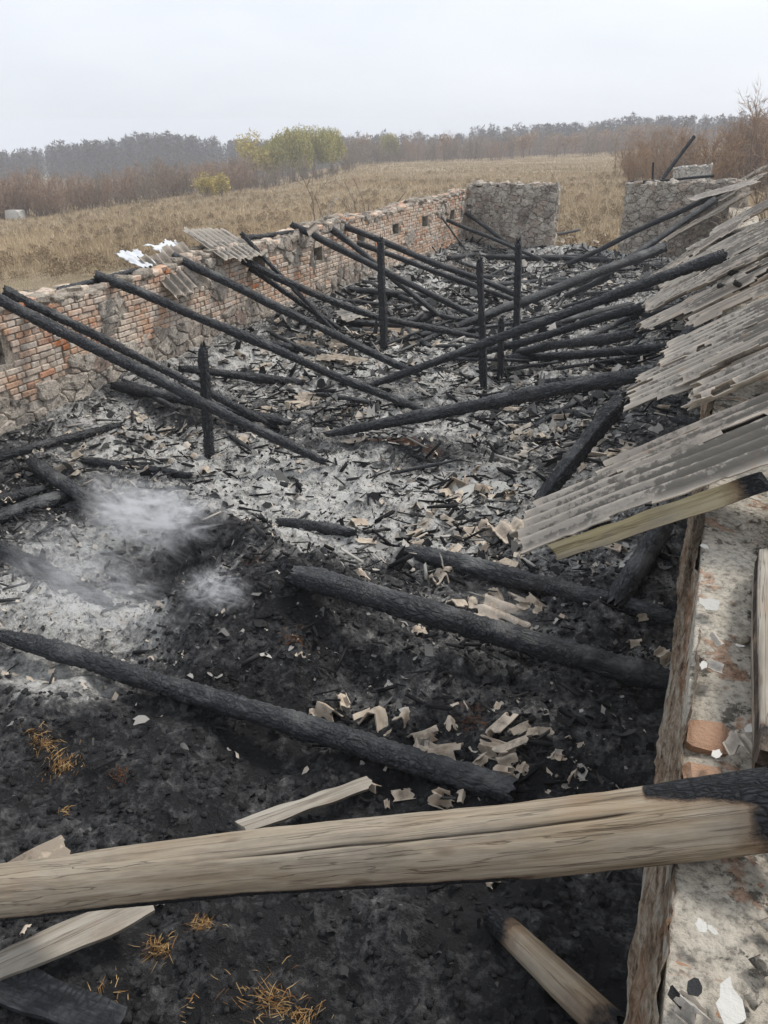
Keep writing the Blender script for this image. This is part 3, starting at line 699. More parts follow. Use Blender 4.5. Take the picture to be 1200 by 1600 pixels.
o = link('mortar_crumbs', npmesh('mortar_crumbs', V.reshape(-1, 3), ((np.arange(n_)*6)[:, None, None]+fc[None]).reshape(-1, 3)), M_CAP); par(o, rw); o['kind'] = 'stuff'

# ---- remote white ruin beyond the end wall
pr = site(1090, 62)
end_wall('stone_wall', pr.x-1.35, pr.x+1.1, lambda x: np.interp(x, [0, .8, 2.2, 2.45], [1.35, 1.5, 1.55, 1.75]), 'small whitewashed stone ruin standing before the russet thicket', M_WSTONE, 90, .26, pr.y, .4, pr.z-.1+.55)

# ------------------------------------------------------------------ logs and beams
def log_mesh(length, r0, r1, seed, square=0.0, seg=None, rnd=18, rough=.10, taper=(.0, .0), charf=None, groove=None, bend=0.0, alli=0.0):
    """tapered, uneven timber along local +x from 0 to length"""
    seg = seg or max(12, int(length/(.022 if alli else .05))); V = np.zeros(((seg+1)*rnd+2, 3)); ch = []; ck = np.zeros((seg+1)*rnd+2)
    sd_ = seed*13.7
    for i in range(seg+1):
        t = i/seg; x = t*length; r = r0+(r1-r0)*t
        e0 = min(1, x/max(taper[0], 1e-4)); e1 = min(1, (length-x)/max(taper[1], 1e-4))
        k = min(1.0, (.62+.38*e0**.6) if taper[0] else 1.0, (.62+.38*e1**.6) if taper[1] else 1.0)
        by = bend*math.sin(math.pi*t) + .035*mn.noise((x*.7, sd_, 0)); bz = .02*mn.noise((x*.7, 5, sd_)) - abs(bend)*.4*math.sin(math.pi*t)
        lowf = 1 + (.22*mn.noise((x*1.1+sd_, 1, 3)) + .12*mn.noise((x*3.1+sd_, 7, 3)) if not charf else 0)
        for j in range(rnd):
            a = 2*math.pi*j/rnd; ca, sa = math.cos(a), math.sin(a)
            rr = r*k*lowf
            if square: rr *= 1+square*(1/max(abs(ca), abs(sa))-1)
            n = mn.noise((x*3.0+sd_, ca*1.6, sa*1.6)) + .6*mn.noise((x*9+sd_, ca*4, sa*4)) + .35*mn.noise((x*24, ca*9+sd_, sa*9))
            rr *= 1 + rough*n
            if alli:
                dd = mn.voronoi(Vector((x*alli*.75 + sd_, ca*r*alli, sa*r*alli)))[0]
                rr -= .015*max(0.0, 1-(dd[1]-dd[0])*4.0)
            if groove and groove[2] < x < groove[3]:
                da = abs((a-groove[0]-groove[4]*(x-groove[2])-.03*mn.noise((x*4, 3, 1))+math.pi) % (2*math.pi)-math.pi)
                rr *= 1 - groove[1]*math.exp(-(da/.045)**2)*min(1, (x-groove[2])/.15, (groove[3]-x)/.5)
                ck[i*rnd+j] = math.exp(-(da/.032)**2)*min(1, (x-groove[2])/.1, (groove[3]-x)/.4)
            dx = 0
            if i == 0: dx = -.05*mn.noise((ca*3, sa*3, sd_))*(1+2*(taper[0] > 0)) - .01
            if i == seg: dx = .05*mn.noise((ca*3+9, sa*3, sd_))*(1+2*(taper[1] > 0)) + .01
            V[i*rnd+j] = (x+dx, by+ca*rr, bz+sa*rr)
            if charf: ch.append(charf(x, a, length))
    nb = (seg+1)*rnd; V[nb] = V[:rnd].mean(0)+(-.01, 0, 0); V[nb+1] = V[seg*rnd:(seg+1)*rnd].mean(0)+(.01, 0, 0)
    F = []
    for i in range(seg):
        for j in range(rnd):
            j2 = (j+1) % rnd; F.append((i*rnd+j, i*rnd+j2, (i+1)*rnd+j2, (i+1)*rnd+j))
    F = [f[::-1] for f in F]
    for j in range(rnd):
        j2 = (j+1) % rnd; F.append((nb, j, j2)[::-1]); F.append((nb+1, seg*rnd+j2, seg*rnd+j)[::-1])
    me = bpy.data.meshes.new('timber'); me.from_pydata(V.tolist(), [], [tuple(int(q) for q in reversed(f)) for f in F])
    me.polygons.foreach_set('use_smooth', [True]*len(F)); me.update()
    if charf:
        at = me.attributes.new('char', 'FLOAT', 'POINT'); at.data.foreach_set('value', np.array(ch+[ch[0], ch[-1]], np.float32))
    if groove:
        at = me.attributes.new('crack', 'FLOAT', 'POINT'); at.data.foreach_set('value', ck.astype(np.float32))
    return me
def frame_of(p0, p1, roll=0.0):
    x = (p1-p0).normalized(); up = Vector((0, 0, 1))
    if abs(x.z) > .97: up = Vector((0, 1, 0))
    y = up.cross(x).normalized(); z = x.cross(y)
    M_ = Matrix((( x.x, y.x, z.x, p0.x), (x.y, y.y, z.y, p0.y), (x.z, y.z, z.z, p0.z), (0, 0, 0, 1)))
    return M_ @ Matrix.Rotation(roll, 4, 'X')
BN = [0]; RS = [1.0]
def beam(name, cat, label, p0, p1, r0, r1=None, mat=None, group=None, **kw):
    BN[0] += 1
    r1 = r1 or r0; L_ = (p1-p0).length
    kw.setdefault('rnd', 20)
    if mat is None and not kw.get('charf') and (p0.y < 13 or p1.y < 13): kw.setdefault('alli', 22.0); kw['rnd'] = max(kw['rnd'], 24 if kw['alli'] else 10)
    r0 *= RS[0]; r1 *= RS[0]
    me = log_mesh(L_, r0, r1, BN[0], **kw)
    o = link(name, me, mat or M_CHAR, None, None, frame_of(p0, p1, random.uniform(0, 6) if not kw.get('charf') and not kw.get('square') else 0))
    return tag(o, label, cat, group)
RS[0] = .70
T = dict(taper=(0, .35))
# rafters fallen from the brick wall into the ash
beam('charred_rafter', 'beam', 'thickest charred rafter slanting from the brick wall with a thinner one tight behind it', PX(-45, 447, -7.62), G(505, 730, .06), .105, .085, **T)
beam('charred_rafter', 'beam', 'thinner charred rafter tucked close behind the thickest slanting one', PX(8, 455, -7.6), G(432, 672, .05), .085, .07, **T)
beam('charred_rafter', 'beam', 'charred rafter slanting down from the wall head beside the torn corrugated flap', PX(152, 430, -7.6), G(660, 648, .05), .10, .085, **T)
beam('charred_rafter', 'beam', 'charred rafter whose upper end pokes out under the white plastic on the brick wall', PX(272, 402, -7.6), G(655, 590, .05), .105, .085, **T)
beam('charred_rafter', 'beam', 'sagging charred rafter starting at the vent hole beside the corrugated sheet', PX(372, 404, -7.5), G(752, 532, .08), .10, .075, bend=-.25, **T)
beam('charred_rafter', 'beam', 'thin charred rafter dropping steeply past the soot-black vent hole', PX(378, 365, -7.5), G(540, 540, .03), .065, .055, **T)
beam('charred_rafter', 'beam', 'short charred timber under the sagging rafter', PX(392, 418, -7.4), G(535, 522, .04), .09, .07, **T)
beam('charred_rafter', 'beam', 'charred rafter carrying the torn hanging felt strip at its head', PX(456, 351, -7.6), G(748, 502, .06), .10, .085, **T)
beam('charred_rafter', 'beam', 'charred rafter starting just past the upright pale splinter', PX(508, 349, -7.6), G(690, 500, .04), .095, .08, **T)
beam('charred_rafter', 'beam', 'longest charred rafter running over the tall post towards the middle of the barn', PX(525, 349, -7.6), G(842, 480, .08), .10, .085, **T)
beam('charred_rafter', 'beam', 'charred rafter emerging from a vent hole below the longest rafter', PX(556, 379, -7.5), G(815, 478, .06), .09, .08, **T)
beam('charred_rafter', 'beam', 'slender charred rafter by the last vent hole at the wall corner', PX(697, 344, -7.45), G(858, 414, .06), .08, .07, **T)
beam('charred_rafter', 'beam', 'slender charred rafter leaning from the corner of the two walls', PX(728, 333, -7.35), G(812, 396, .06), .09, .07, **T)
beam('thin_stick', 'stick', 'thin brown stick propped against the brick wall under the last vent holes', PX(692, 343, -7.38), G(736, 404, .02), .035, .03)
# rafters from the slate side
beam('charred_rafter', 'beam', 'uppermost charred rafter crossing the stone end wall beside the doorway', PY(1146, 290, 24.2), G(882, 418, .06), .11, .10, **T)
beam('charred_rafter', 'beam', 'charred rafter half hidden under the far pale slate sheets', PY(1118, 312, 22.4), G(905, 462, .05), .11, .10, **T)
beam('charred_rafter', 'beam', 'stout charred rafter with a blunt cut end touching the slate edge', RP(1036, 387, .05), G(712, 516, .06), .16, .12, **T)
beam('charred_rafter', 'beam', 'charred timber lying under the stout blunt-ended rafter', PY(955, 432, 17.5), G(885, 466, .06), .10, .09)
beam('charred_rafter', 'beam', 'long charred rafter lying over the slate sheets and down to the ash', RP(1132, 399, .12), G(578, 609, .06), .115, .085, **T)
beam('charred_rafter', 'beam', 'charred rafter running parallel just under the long one on the slates', PY(1030, 474, 11.2), G(715, 566, .05), .10, .08, **T)
beam('charred_rafter', 'beam', 'alligator-cracked charred rafter ending bluntly in front of the slates', PY(1022, 580, 8.1), G(512, 690, .08), .125, .09, rough=.13, **T)
beam('charred_rafter', 'beam', 'charred rafter ending under the tan ragged slate edge', PY(996, 521, 9.6), G(805, 556, .06), .10, .09, **T)
beam('charred_strut', 'beam', 'charred strut leaning from the brick pier into the shade of the slates', PY(1092, 504, 9.0), PY(988, 622, 8.5), .11, .09)
beam('charred_strut', 'beam', 'steep burnt board leaning on its broken end among slate shards', PY(972, 624, 7.75), G(845, 780, -.03), .12, .10, square=.8, taper=(.2, 0), rough=.06)
RS[0] = .74
# posts still upright
def post(u0, v0, u1, v1, r, label):
    b = G(u1, v1, -.12); d = ray(u0, v0); t = b.y/d.y; top = CP + d*t
    o = beam('charred_post', 'post', label, b, top, r, r*.85, square=.8, taper=(0, .03), rough=.10); return o
post(315, 542, 327, 712, .075, 'upright charred post beside the pair of slanting rafters')
post(594, 376, 599, 545, .088, 'tallest upright charred post under the longest rafter')
post(750, 408, 757, 607, .072, 'slender charred post standing where the long slate-side rafter crosses')
post(809, 378, 806, 556, .085, 'charred post standing deep in the barn in front of the doorway wall')
post(783, 501, 784, 588, .07, 'short charred post stump between the two slender posts')
RS[0] = .85
# timbers lying on the floor
FL = [(-25, 848, 168, 948, .10, .03, 'charred log with its tip in the thick smoke'), (50, 733, 138, 798, .10, .12, 'short charred log lying across the stacked timbers by the smoking pit'),
      (-30, 822, 112, 778, .11, .05, 'charred timber under the short crossing log'), (-20, 795, 75, 770, .08, .05, 'thin charred timber behind the crossing log'),
      (130, 724, 297, 748, .07, .03, 'charred log lying flat between the brick wall and the smoke'), (-20, 724, 188, 666, .07, .03, 'charred pole along the foot of the brick wall'),
      (178, 612, 452, 670, .09, .08, 'charred log running out from the stone foot of the wall behind a post'), (283, 581, 472, 603, .085, .05, 'charred log behind the upright post, ending in white ash'),
      (438, 822, 550, 838, .08, .03, 'stubby charred log alone in the pale ash'), (100, 795, 300, 765, .08, .0, 'half buried charred timber on the rim of the smoking pit'),
      (403, 500, 448, 556, .055, .05, 'thin burnt prop leaning at the stone wall foot'), (405, 540, 505, 556, .09, .04, 'charred stub among tan shards by the wall'),
      (628, 516, 672, 546, .08, .05, 'charred stub near the foot of the tallest post'), (535, 514, 705, 520, .06, .05, 'charred pole lying behind the tallest post'),
      (640, 868, 1055, 978, .105, .05, 'charred log lying under the lip of the big slate sheet'), (460, 908, 1050, 1078, .115, .08, 'thick cracked charred log lying between ash and black soil'),
      (858, 648, 1092, 668, .10, .03, 'charred log in the shade under the slates'), (838, 602, 1005, 588, .08, .02, 'charred log just behind the alligator-cracked rafter'),
      (795, 563, 1060, 548, .09, .04, 'charred log lying past the stump towards the brick pier'), (930, 617, 1060, 628, .06, .0, 'thin burnt batten under the slates'),
      (758, 404, 955, 408, .10, .05, 'charred log across the doorway side of the barn'), (700, 405, 748, 402, .09, .08, 'charred stub at the inner corner of the walls'),
      (868, 378, 905, 370, .06, .25, 'charred stick on the rubble in the doorway'), (775, 448, 885, 438, .09, .05, 'charred log between the deep post and the doorway'),
      (890, 545, 1000, 530, .05, .05, 'thin burnt batten crossing in the shade by the slates'), (640, 505, 760, 480, .09, .04, 'charred log under the crossing rafters')]
for (u0, v0, u1, v1, r, lift, lab) in FL:
    beam('charred_log', 'log', lab, G(u0, v0, lift), G(u1, v1, lift), r, r*.9, taper=(.2, .2))
beam('charred_log', 'log', 'charred stub leaning beside the wall under the yellowed board', PZ(1040, 815, .62), G(958, 948, .02), .12, .10, taper=(.1, .1))
# the long burnt log across the black floor, bare of cracks and dusted grey
beam('charred_log', 'log', 'long smooth charred log across the black floor with its tip in smoke', G(5, 1010, .10), G(800, 1246, .06), .078, .10, rough=.07, rnd=22, taper=(.25, 0))
r_ = random.Random(4)
for k in range(26):
    x, y = r_.uniform(-6.6, -.7), r_.uniform(13.2, 24); a = r_.gauss(0, .5) + (0 if r_.random() < .75 else 1.2); L_ = r_.uniform(.8, 2.6)
    dx, dy = math.cos(a)*L_/2, math.sin(a)*L_/2
    q0 = (max(-7.2, x-dx), min(24.5, y-dy)); q1 = (min(0, x+dx), min(24.5, y+dy)); r = r_.uniform(.05, .1)
    beam('charred_log', 'log', 'charred timber lying in the ash at the doorway end of the barn', Vector((*q0, fz(*q0)+r*.4)), Vector((*q1, fz(*q1)+r*.4+r_.choice([0, 0, .12]))), r, r*.85, group='fallen timbers at the doorway end', rnd=12, taper=(.15, .15))
for k in range(34):      # thin broken rafters and battens
    x, y = r_.uniform(-6.8, -.8), 7.2 + 15.5*r_.random(); a = r_.choice([0, .35, -.35, 1.3]) + r_.gauss(0, .3); L_ = r_.uniform(.5, 2.0)
    dx, dy = math.cos(a)*L_/2, math.sin(a)*L_/2
    q0 = (max(-7.2, x-dx), min(24.5, y-dy)); q1 = (min(0, x+dx), min(24.5, y+dy)); r = r_.uniform(.022, .05)
    beam('burnt_batten', 'batten', 'thin burnt batten lying broken in the ash among the fallen rafters', Vector((*q0, fz(*q0)+r*.8)), Vector((*q1, fz(*q1)+r*.8+r_.choice([0, .05, .2]))), r, r*.8, group='thin battens among the rafters', rnd=10, alli=0, square=.6, taper=(.1, .2))
# plates and poles on wall heads
beam('charred_plate', 'beam', 'charred plate lying along the brick wall head beside the first rafters', PX(60, 462, -7.62), PX(212, 424, -7.62), .05, .05, rnd=10)
beam('charred_plate', 'beam', 'charred plate on the stony stretch of the brick wall head', PX(380, 372, -7.66), PX(462, 362, -7.66), .055, .05, rnd=10)
beam('charred_pole', 'pole', 'thin charred pole lying along the head of the stone end wall', PY(983, 285, 25.2), PY(1115, 276, 25.3), .05, .045, rnd=10)
beam('charred_pole', 'pole', 'charred pole rising at a slant above the stone end wall', PY(1036, 279, 25.35), PY(1084, 214, 25.9), .07, .06, rnd=10)
beam('charred_pole', 'pole', 'tiny upright burnt stake on the head of the stone end wall', PY(1020, 281, 25.3), PY(1021, 254, 25.3), .035, .03, rnd=8)
RS[0] = 1.0
# ---- unburnt and half burnt timber close to the camera
def big_char(x, a, L_):
    dn = -math.sin(a)                                  # underside is burnt
    e = min(.9, .9*(dn-.16)/.2)*min(1, max(0, (x-.62)/.3)) if dn > .16 else 0.0
    lo = .72 + .85*max(0, x)/.36                        # pointed scoop burnt out of the head end
    if x < .36: e = max(e, min(.95, .42+2.2*min(a-lo, 2.7-a)) if lo-.2 < a < 2.9 else 0.0)
    if x < .17: e = max(e, .75*((.17-x)/.15)**.8)
    return e
p0 = PZ(1225, 1262, 1.79); p1 = PZ(-130, 1408, .44)
o = beam('weathered_log', 'log', 'big pale weathered log resting on the wall head, split along its top and charred beneath', p0, p1, .112, .110, mat=M_LOG, rnd=150, seg=220, rough=.03, charf=big_char, groove=(1.18, .09, .34, 2.0, -.12))
def end_char(x, a, L_): return max(0, 1.1*(1-x/.2)) if x < .2 else (.75*(x-L_+.2)/.2 if x > L_-.2 else 0.0)
beam('scorched_pole', 'pole', 'short pale pole stub with blackened ends lying in black soil', G(770, 1448, .07), G(955, 1625, .05), .055, .075, mat=M_LOG, rnd=28, rough=.06, charf=end_char)
def plank(name, label, p0, p1, wd, th, mat, roll=0.0, ragged=.02, cat='plank', charf=None, nx=60):
    L_ = (p1-p0).length; bm = bmesh.new(); rows = []; s_ = random.uniform(0, 99)
    lay = bm.verts.layers.float.new('char')
    for i in range(nx+1):
        x = L_*i/nx; k = 1.0
        a = -wd/2 + ragged*mn.noise((x*5, s_, 0)) ; b = wd/2 + ragged*mn.noise((x*6, s_, 7))
        if i in (0, nx): pass
        row = []
        for j, (yy, zz) in enumerate([(a, -th/2), (a, th/2)] + [(a+(b-a)*q, th/2) for q in (.25, .5, .75)] + [(b, th/2), (b, -th/2)]):
            xx = x + (.06*mn.noise((yy*30, s_, i)) if i in (0, nx) else 0)
            v = bm.verts.new((xx, yy, zz + .004*mn.noise((x*4, yy*9, s_)) + .02*math.sin(x*1.3+s_)*.3)); v[lay] = charf(x, 0, L_) if charf else 0.0
            row.append(v)
        rows.append(row)
    for i in range(nx):
        for j in range(7):
            bm.faces.new((rows[i][j], rows[i+1][j], rows[i+1][(j+1) % 7], rows[i][(j+1) % 7]))
    bm.faces.new(rows[0][::-1]); bm.faces.new(rows[-1])
    bmesh.ops.recalc_face_normals(bm, faces=bm.faces[:])
    me = bpy.data.meshes.new(name); bm.to_mesh(me); bm.free()
    return tag(link(name, me, mat, None, None, frame_of(p0, p1, roll)), label, cat)
plank('weathered_plank', 'pale plank sticking up from behind the big weathered log', G(380, 1312, .10), PZ(575, 1222, .16), .075, .03, M_BOARD, .35, .012)
plank('weathered_plank', 'pale bark-edged plank poking out under the big weathered log', PZ(-40, 1530, .42), PZ(240, 1405, .38), .13, .025, M_BOARD, .25, .03)
plank('slate_strip', 'pale slate strip jutting up behind the thin end of the big weathered log', PZ(-20, 1385, .36), PZ(104, 1322, .42), .12, .010, M_SLATE2, .5, .006)
plank('burnt_board', 'sooty grey board half buried beside the bark-edged plank', PZ(5, 1532, .33), PZ(185, 1605, .33), .15, .03, M_CHAR, 0, .02)
plank('eave_board', 'yellowed wooden board under the edge of the big slate sheet', PY(868, 862, 3.86), PY(1195, 752, 3.80), .10, .045, M_OLIVE, 1.15, .008, charf=lambda x, a, L_: .8*(x-L_+.28)/.25 if x > L_-.28 else 0.0)
o = beam('grey_timber', 'beam', 'grey squared timber lying along the wall head', PZ(1212, 885, 1.72), PZ(1213, 1205, 1.72), .07, .07, mat=M_BOARD, square=.9, rnd=24, rough=.03, charf=lambda x, a, L_: .55 if (x > L_-.12 or 2.4 < a < 3.6) else 0.0)

# ------------------------------------------------------------------ corrugated slate sheets
def sheet_mesh(waves, length, seed, ragl=.25, ragu=.08, rags=.05, hole=.0, pitch=.15, amp=.029, th=.009, sag=0.0, curl=0.0):
    """corrugations run along local x (0..length); local y across"""
    nx = max(8, int(length/.045)); ny = int(waves*8); W = waves*pitch; s_ = seed*7.31
    bm = bmesh.new(); g = []
    for i in range(nx+1):
        row = []
        for j in range(ny+1):
            x = length*i/nx; y = W*(j/ny-.5)
            z = amp*math.cos(2*math.pi*y/pitch) + sag*math.sin(math.pi*i/nx) + .012*mn.noise((x*1.5, y*1.5, s_)) + curl*y*y
            jx = .02*mn.noise((x*20, y*20, s_)); jy = .012*mn.noise((x*20, y*20, s_+5))
            row.append(bm.verts.new((x+jx, y+jy, z)))
        g.append(row)
    for i in range(nx):
        for j in range(ny):
            x = length*(i+.5)/nx; y = W*((j+.5)/ny-.5); st = .35*mn.noise((y*2.2, s_, 1)) + .45*mn.noise((round(y/pitch*1.0)*1.7, s_, 2)) + .25*mn.noise((y*14, x*3, s_))
            if x < ragl*(.5+st*1.1): continue
            if length-x < ragu*(.5+1.2*mn.noise((y*3, s_, 11)) + .6*mn.noise((y*15, s_, 12))): continue
            if W/2-y < rags*(.5+1.3*mn.noise((x*3, s_, 21))) or y+W/2 < rags*(.5+1.3*mn.noise((x*3, s_, 31))): continue
            if hole and mn.noise((x*1.6, y*4.5, s_+40)) + .35*mn.noise((x*7, y*14, s_)) > .62-hole: continue
            bm.faces.new((g[i][j], g[i+1][j], g[i+1][j+1], g[i][j+1]))
    bmesh.ops.delete(bm, geom=[v for v in bm.verts if not v.link_faces], context='VERTS')
    lay = bm.verts.layers.float.new('edge')
    for v in bm.verts: v[lay] = 1.0 if v.is_boundary else 0.0
    for v in bm.verts:
        if v[lay] > .5: v.co.x += .055*mn.noise((v.co.y*23, v.co.x*9, s_+3)); v.co.y += .016*mn.noise((v.co.y*31, v.co.x*13, s_+9))
    ring = [v for v in bm.verts if v[lay] < .5 and any(e.other_vert(v)[lay] > .9 for e in v.link_edges)]
    for v in ring: v[lay] = .55
    bmesh.ops.solidify(bm, geom=bm.faces[:], thickness=th)
    bmesh.ops.recalc_face_normals(bm, faces=bm.faces[:])
    me = bpy.data.meshes.new('sheet'); bm.to_mesh(me); bm.free()
    me.polygons.foreach_set('use_smooth', [True]*len(me.polygons)); me.set_sharp_from_angle(angle=rad(50)); me.update(); return me
SN = [0]
def sheet(label, origin, xdir, up, waves, length, mat=None, group=None, name='corrugated_sheet', cat='roof sheet', **kw):
    SN[0] += 1
    x = xdir.normalized(); y = up.cross(x).normalized(); z = x.cross(y)
    M_ = Matrix(((x.x, y.x, z.x, origin.x), (x.y, y.y, z.y, origin.y), (x.z, y.z, z.z, origin.z), (0, 0, 0, 1)))
    me = sheet_mesh(waves, length, SN[0], **kw)
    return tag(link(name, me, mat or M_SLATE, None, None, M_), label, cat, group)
def roof_dir(yaw, dp=0.0):
    s = ROOF_S + dp; c = 1/math.sqrt(1+s*s)
    return Vector((c*math.cos(yaw), c*math.sin(yaw), c*s))
def roof_sheet(label, u, v, yaw, waves, length, off=0.0, dp=0.0, tilt=0.0, **kw):
    """lower corner pixel (the corner nearer the camera), direction along the slope"""
    p = RP(u, v, off); d = roof_dir(yaw, dp); up = Vector((-d.z, tilt, d.x)).normalized()
    across = up.cross(d).normalized()
    return sheet(label, p + across*(waves*.15/2), d, up, waves, length, **kw)
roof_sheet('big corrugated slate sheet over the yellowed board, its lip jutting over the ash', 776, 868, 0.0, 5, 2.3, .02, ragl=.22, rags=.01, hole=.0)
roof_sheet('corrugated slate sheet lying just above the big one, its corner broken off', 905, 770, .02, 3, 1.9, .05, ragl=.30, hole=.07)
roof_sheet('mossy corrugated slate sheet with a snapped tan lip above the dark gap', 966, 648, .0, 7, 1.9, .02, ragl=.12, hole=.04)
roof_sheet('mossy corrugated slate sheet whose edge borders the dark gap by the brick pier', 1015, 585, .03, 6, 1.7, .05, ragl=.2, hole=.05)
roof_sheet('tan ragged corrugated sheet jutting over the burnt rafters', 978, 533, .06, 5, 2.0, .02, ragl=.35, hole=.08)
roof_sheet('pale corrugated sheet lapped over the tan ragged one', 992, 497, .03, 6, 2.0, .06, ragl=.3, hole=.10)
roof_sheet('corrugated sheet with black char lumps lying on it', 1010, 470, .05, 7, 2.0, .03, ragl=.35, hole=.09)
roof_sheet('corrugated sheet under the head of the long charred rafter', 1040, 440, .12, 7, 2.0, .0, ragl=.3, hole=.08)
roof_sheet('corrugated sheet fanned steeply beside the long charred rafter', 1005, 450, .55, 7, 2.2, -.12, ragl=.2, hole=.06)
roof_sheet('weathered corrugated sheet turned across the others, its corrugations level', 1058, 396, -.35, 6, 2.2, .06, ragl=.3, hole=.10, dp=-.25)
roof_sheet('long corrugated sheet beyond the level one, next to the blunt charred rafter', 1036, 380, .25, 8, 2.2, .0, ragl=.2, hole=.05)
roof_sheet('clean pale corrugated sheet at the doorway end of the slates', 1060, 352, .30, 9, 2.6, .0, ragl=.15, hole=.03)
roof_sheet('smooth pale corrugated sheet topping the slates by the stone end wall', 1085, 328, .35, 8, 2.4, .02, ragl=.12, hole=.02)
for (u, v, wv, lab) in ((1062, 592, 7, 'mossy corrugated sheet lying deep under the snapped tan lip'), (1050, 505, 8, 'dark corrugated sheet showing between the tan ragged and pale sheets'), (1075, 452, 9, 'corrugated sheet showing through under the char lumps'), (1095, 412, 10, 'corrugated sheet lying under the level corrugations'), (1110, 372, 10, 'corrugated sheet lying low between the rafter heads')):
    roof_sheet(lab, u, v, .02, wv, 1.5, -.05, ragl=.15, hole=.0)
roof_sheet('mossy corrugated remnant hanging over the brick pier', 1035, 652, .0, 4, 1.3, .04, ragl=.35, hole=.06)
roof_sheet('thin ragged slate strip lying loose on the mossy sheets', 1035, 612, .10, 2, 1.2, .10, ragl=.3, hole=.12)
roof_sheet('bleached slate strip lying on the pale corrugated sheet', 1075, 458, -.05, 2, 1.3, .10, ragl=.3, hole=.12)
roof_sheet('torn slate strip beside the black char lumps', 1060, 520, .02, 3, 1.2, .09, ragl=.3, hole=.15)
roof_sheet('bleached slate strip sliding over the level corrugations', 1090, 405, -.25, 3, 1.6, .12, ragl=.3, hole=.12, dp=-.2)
# white bent sheet sticking out at the wall end
sheet('flat whitish slate piece jutting out by the head of the uppermost rafter', PY(1075, 312, 23.6), Vector((.95, .1, .30)), Vector((-.3, -.15, 1)), 5, 1.7, mat=M_GSHARD, ragl=.2, amp=.006)
# corrugated pieces on the brick wall
pA = PX(228, 402, -7.75)
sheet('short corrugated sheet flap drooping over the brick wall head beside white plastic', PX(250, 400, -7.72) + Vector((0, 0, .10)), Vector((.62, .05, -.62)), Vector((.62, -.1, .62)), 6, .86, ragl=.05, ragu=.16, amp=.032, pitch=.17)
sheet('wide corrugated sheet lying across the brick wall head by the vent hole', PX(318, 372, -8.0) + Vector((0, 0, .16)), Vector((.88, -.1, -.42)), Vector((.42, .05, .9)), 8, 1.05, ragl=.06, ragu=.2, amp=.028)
# corrugated fragments half buried in the ash
for (u, v, dx, dy, wv, ln, lab) in ((800, 812, .5, -.8, 4, .55, 'rust-edged corrugated piece half buried in front of the big slate sheet'),
        (800, 712, 1, .1, 4, .7, 'flat corrugated piece lying in grey ash by the steep burnt board'), (870, 735, 1, .15, 3, .6, 'corrugated piece under the steep burnt board'),
        (960, 705, 1, -.1, 4, .9, 'dark corrugated piece buried in the shade under the mossy sheets'), (930, 610, 1, .1, 4, .9, 'long corrugated strip behind the steep burnt board'),
        (525, 508, .6, .8, 5, .8, 'upturned corrugated piece at the foot of the stony wall'), (560, 520, 1, 0, 5, 1.2, 'pale corrugated piece lying behind the tallest post'),
        (500, 560, 1, -.3, 3, .9, 'pale slate strip lying under the rafters by the wall'), (735, 950, 1, -.25, 3, .9, 'pale striped corrugated piece beside the thick cracked log'),
        (650, 1165, 1, -.2, 2, .28, 'curled tan corrugated piece lying against the long smooth log'), (455, 625, .9, .3, 3, .5, 'tan stepped slate pieces under the rafter end'),
        (935, 590, .9, .1, 3, .6, 'tan slate piece with an upright splinter near the slates')):
    p = G(u, v, .05); sheet(lab, p, Vector((dx, dy, random.uniform(-.1, .12))), Vector((random.uniform(-.25, .25), random.uniform(-.3, .1), 1)), wv, ln, mat=M_SLATE2 if 'tan' in lab or 'pale' in lab or 'rust' in lab else M_GSHARD, name='slate_fragment', cat='slate piece', ragl=.15, ragu=.15, rags=.05, hole=.05)
# white plastic on the wall head
def crumple(name, label, cat, c, w_, l_, M3, amp, mat, seed, n=22):
    bm = bmesh.new(); g = [[bm.verts.new(M3 @ Vector(((i/n-.5)*w_, (j/n-.5)*l_*(1-.3*(i/n)), amp*mn.noise((i/n*3+seed, j/n*4, seed)) + amp*.5*mn.noise((i/n*9, j/n*9+seed, 1))))) for j in range(n+1)] for i in range(n+1)]
    for i in range(n):
        for j in range(n):
            e = min(i, n-1-i, j, n-1-j)/n
            if e < .12*(.5+mn.noise((i*.4, j*.4, seed))): continue
            bm.faces.new((g[i][j], g[i+1][j], g[i+1][j+1], g[i][j+1]))
    bmesh.ops.delete(bm, geom=[v for v in bm.verts if not v.link_faces], context='VERTS')
    bmesh.ops.solidify(bm, geom=bm.faces[:], thickness=.004)
    me = bpy.data.meshes.new(name); bm.to_mesh(me); bm.free()
    me.polygons.foreach_set('use_smooth', [True]*len(me.polygons))
    return tag(link(name, me, mat, None, c), label, cat)
crumple('plastic_sheet', 'white plastic sheet bulging on the wall head behind the drooping corrugated flap', 'plastic sheet', PX(213, 404, -7.80), .55, .6, Matrix.Rotation(.45, 3, 'Y'), .05, M_TARP, 3)
crumple('plastic_sheet', 'white plastic sheet stretched between the flap and the wide corrugated sheet', 'plastic sheet', PX(272, 392, -7.9), .6, .9, Matrix.Rotation(.5, 3, 'Y'), .05, M_TARP, 9)
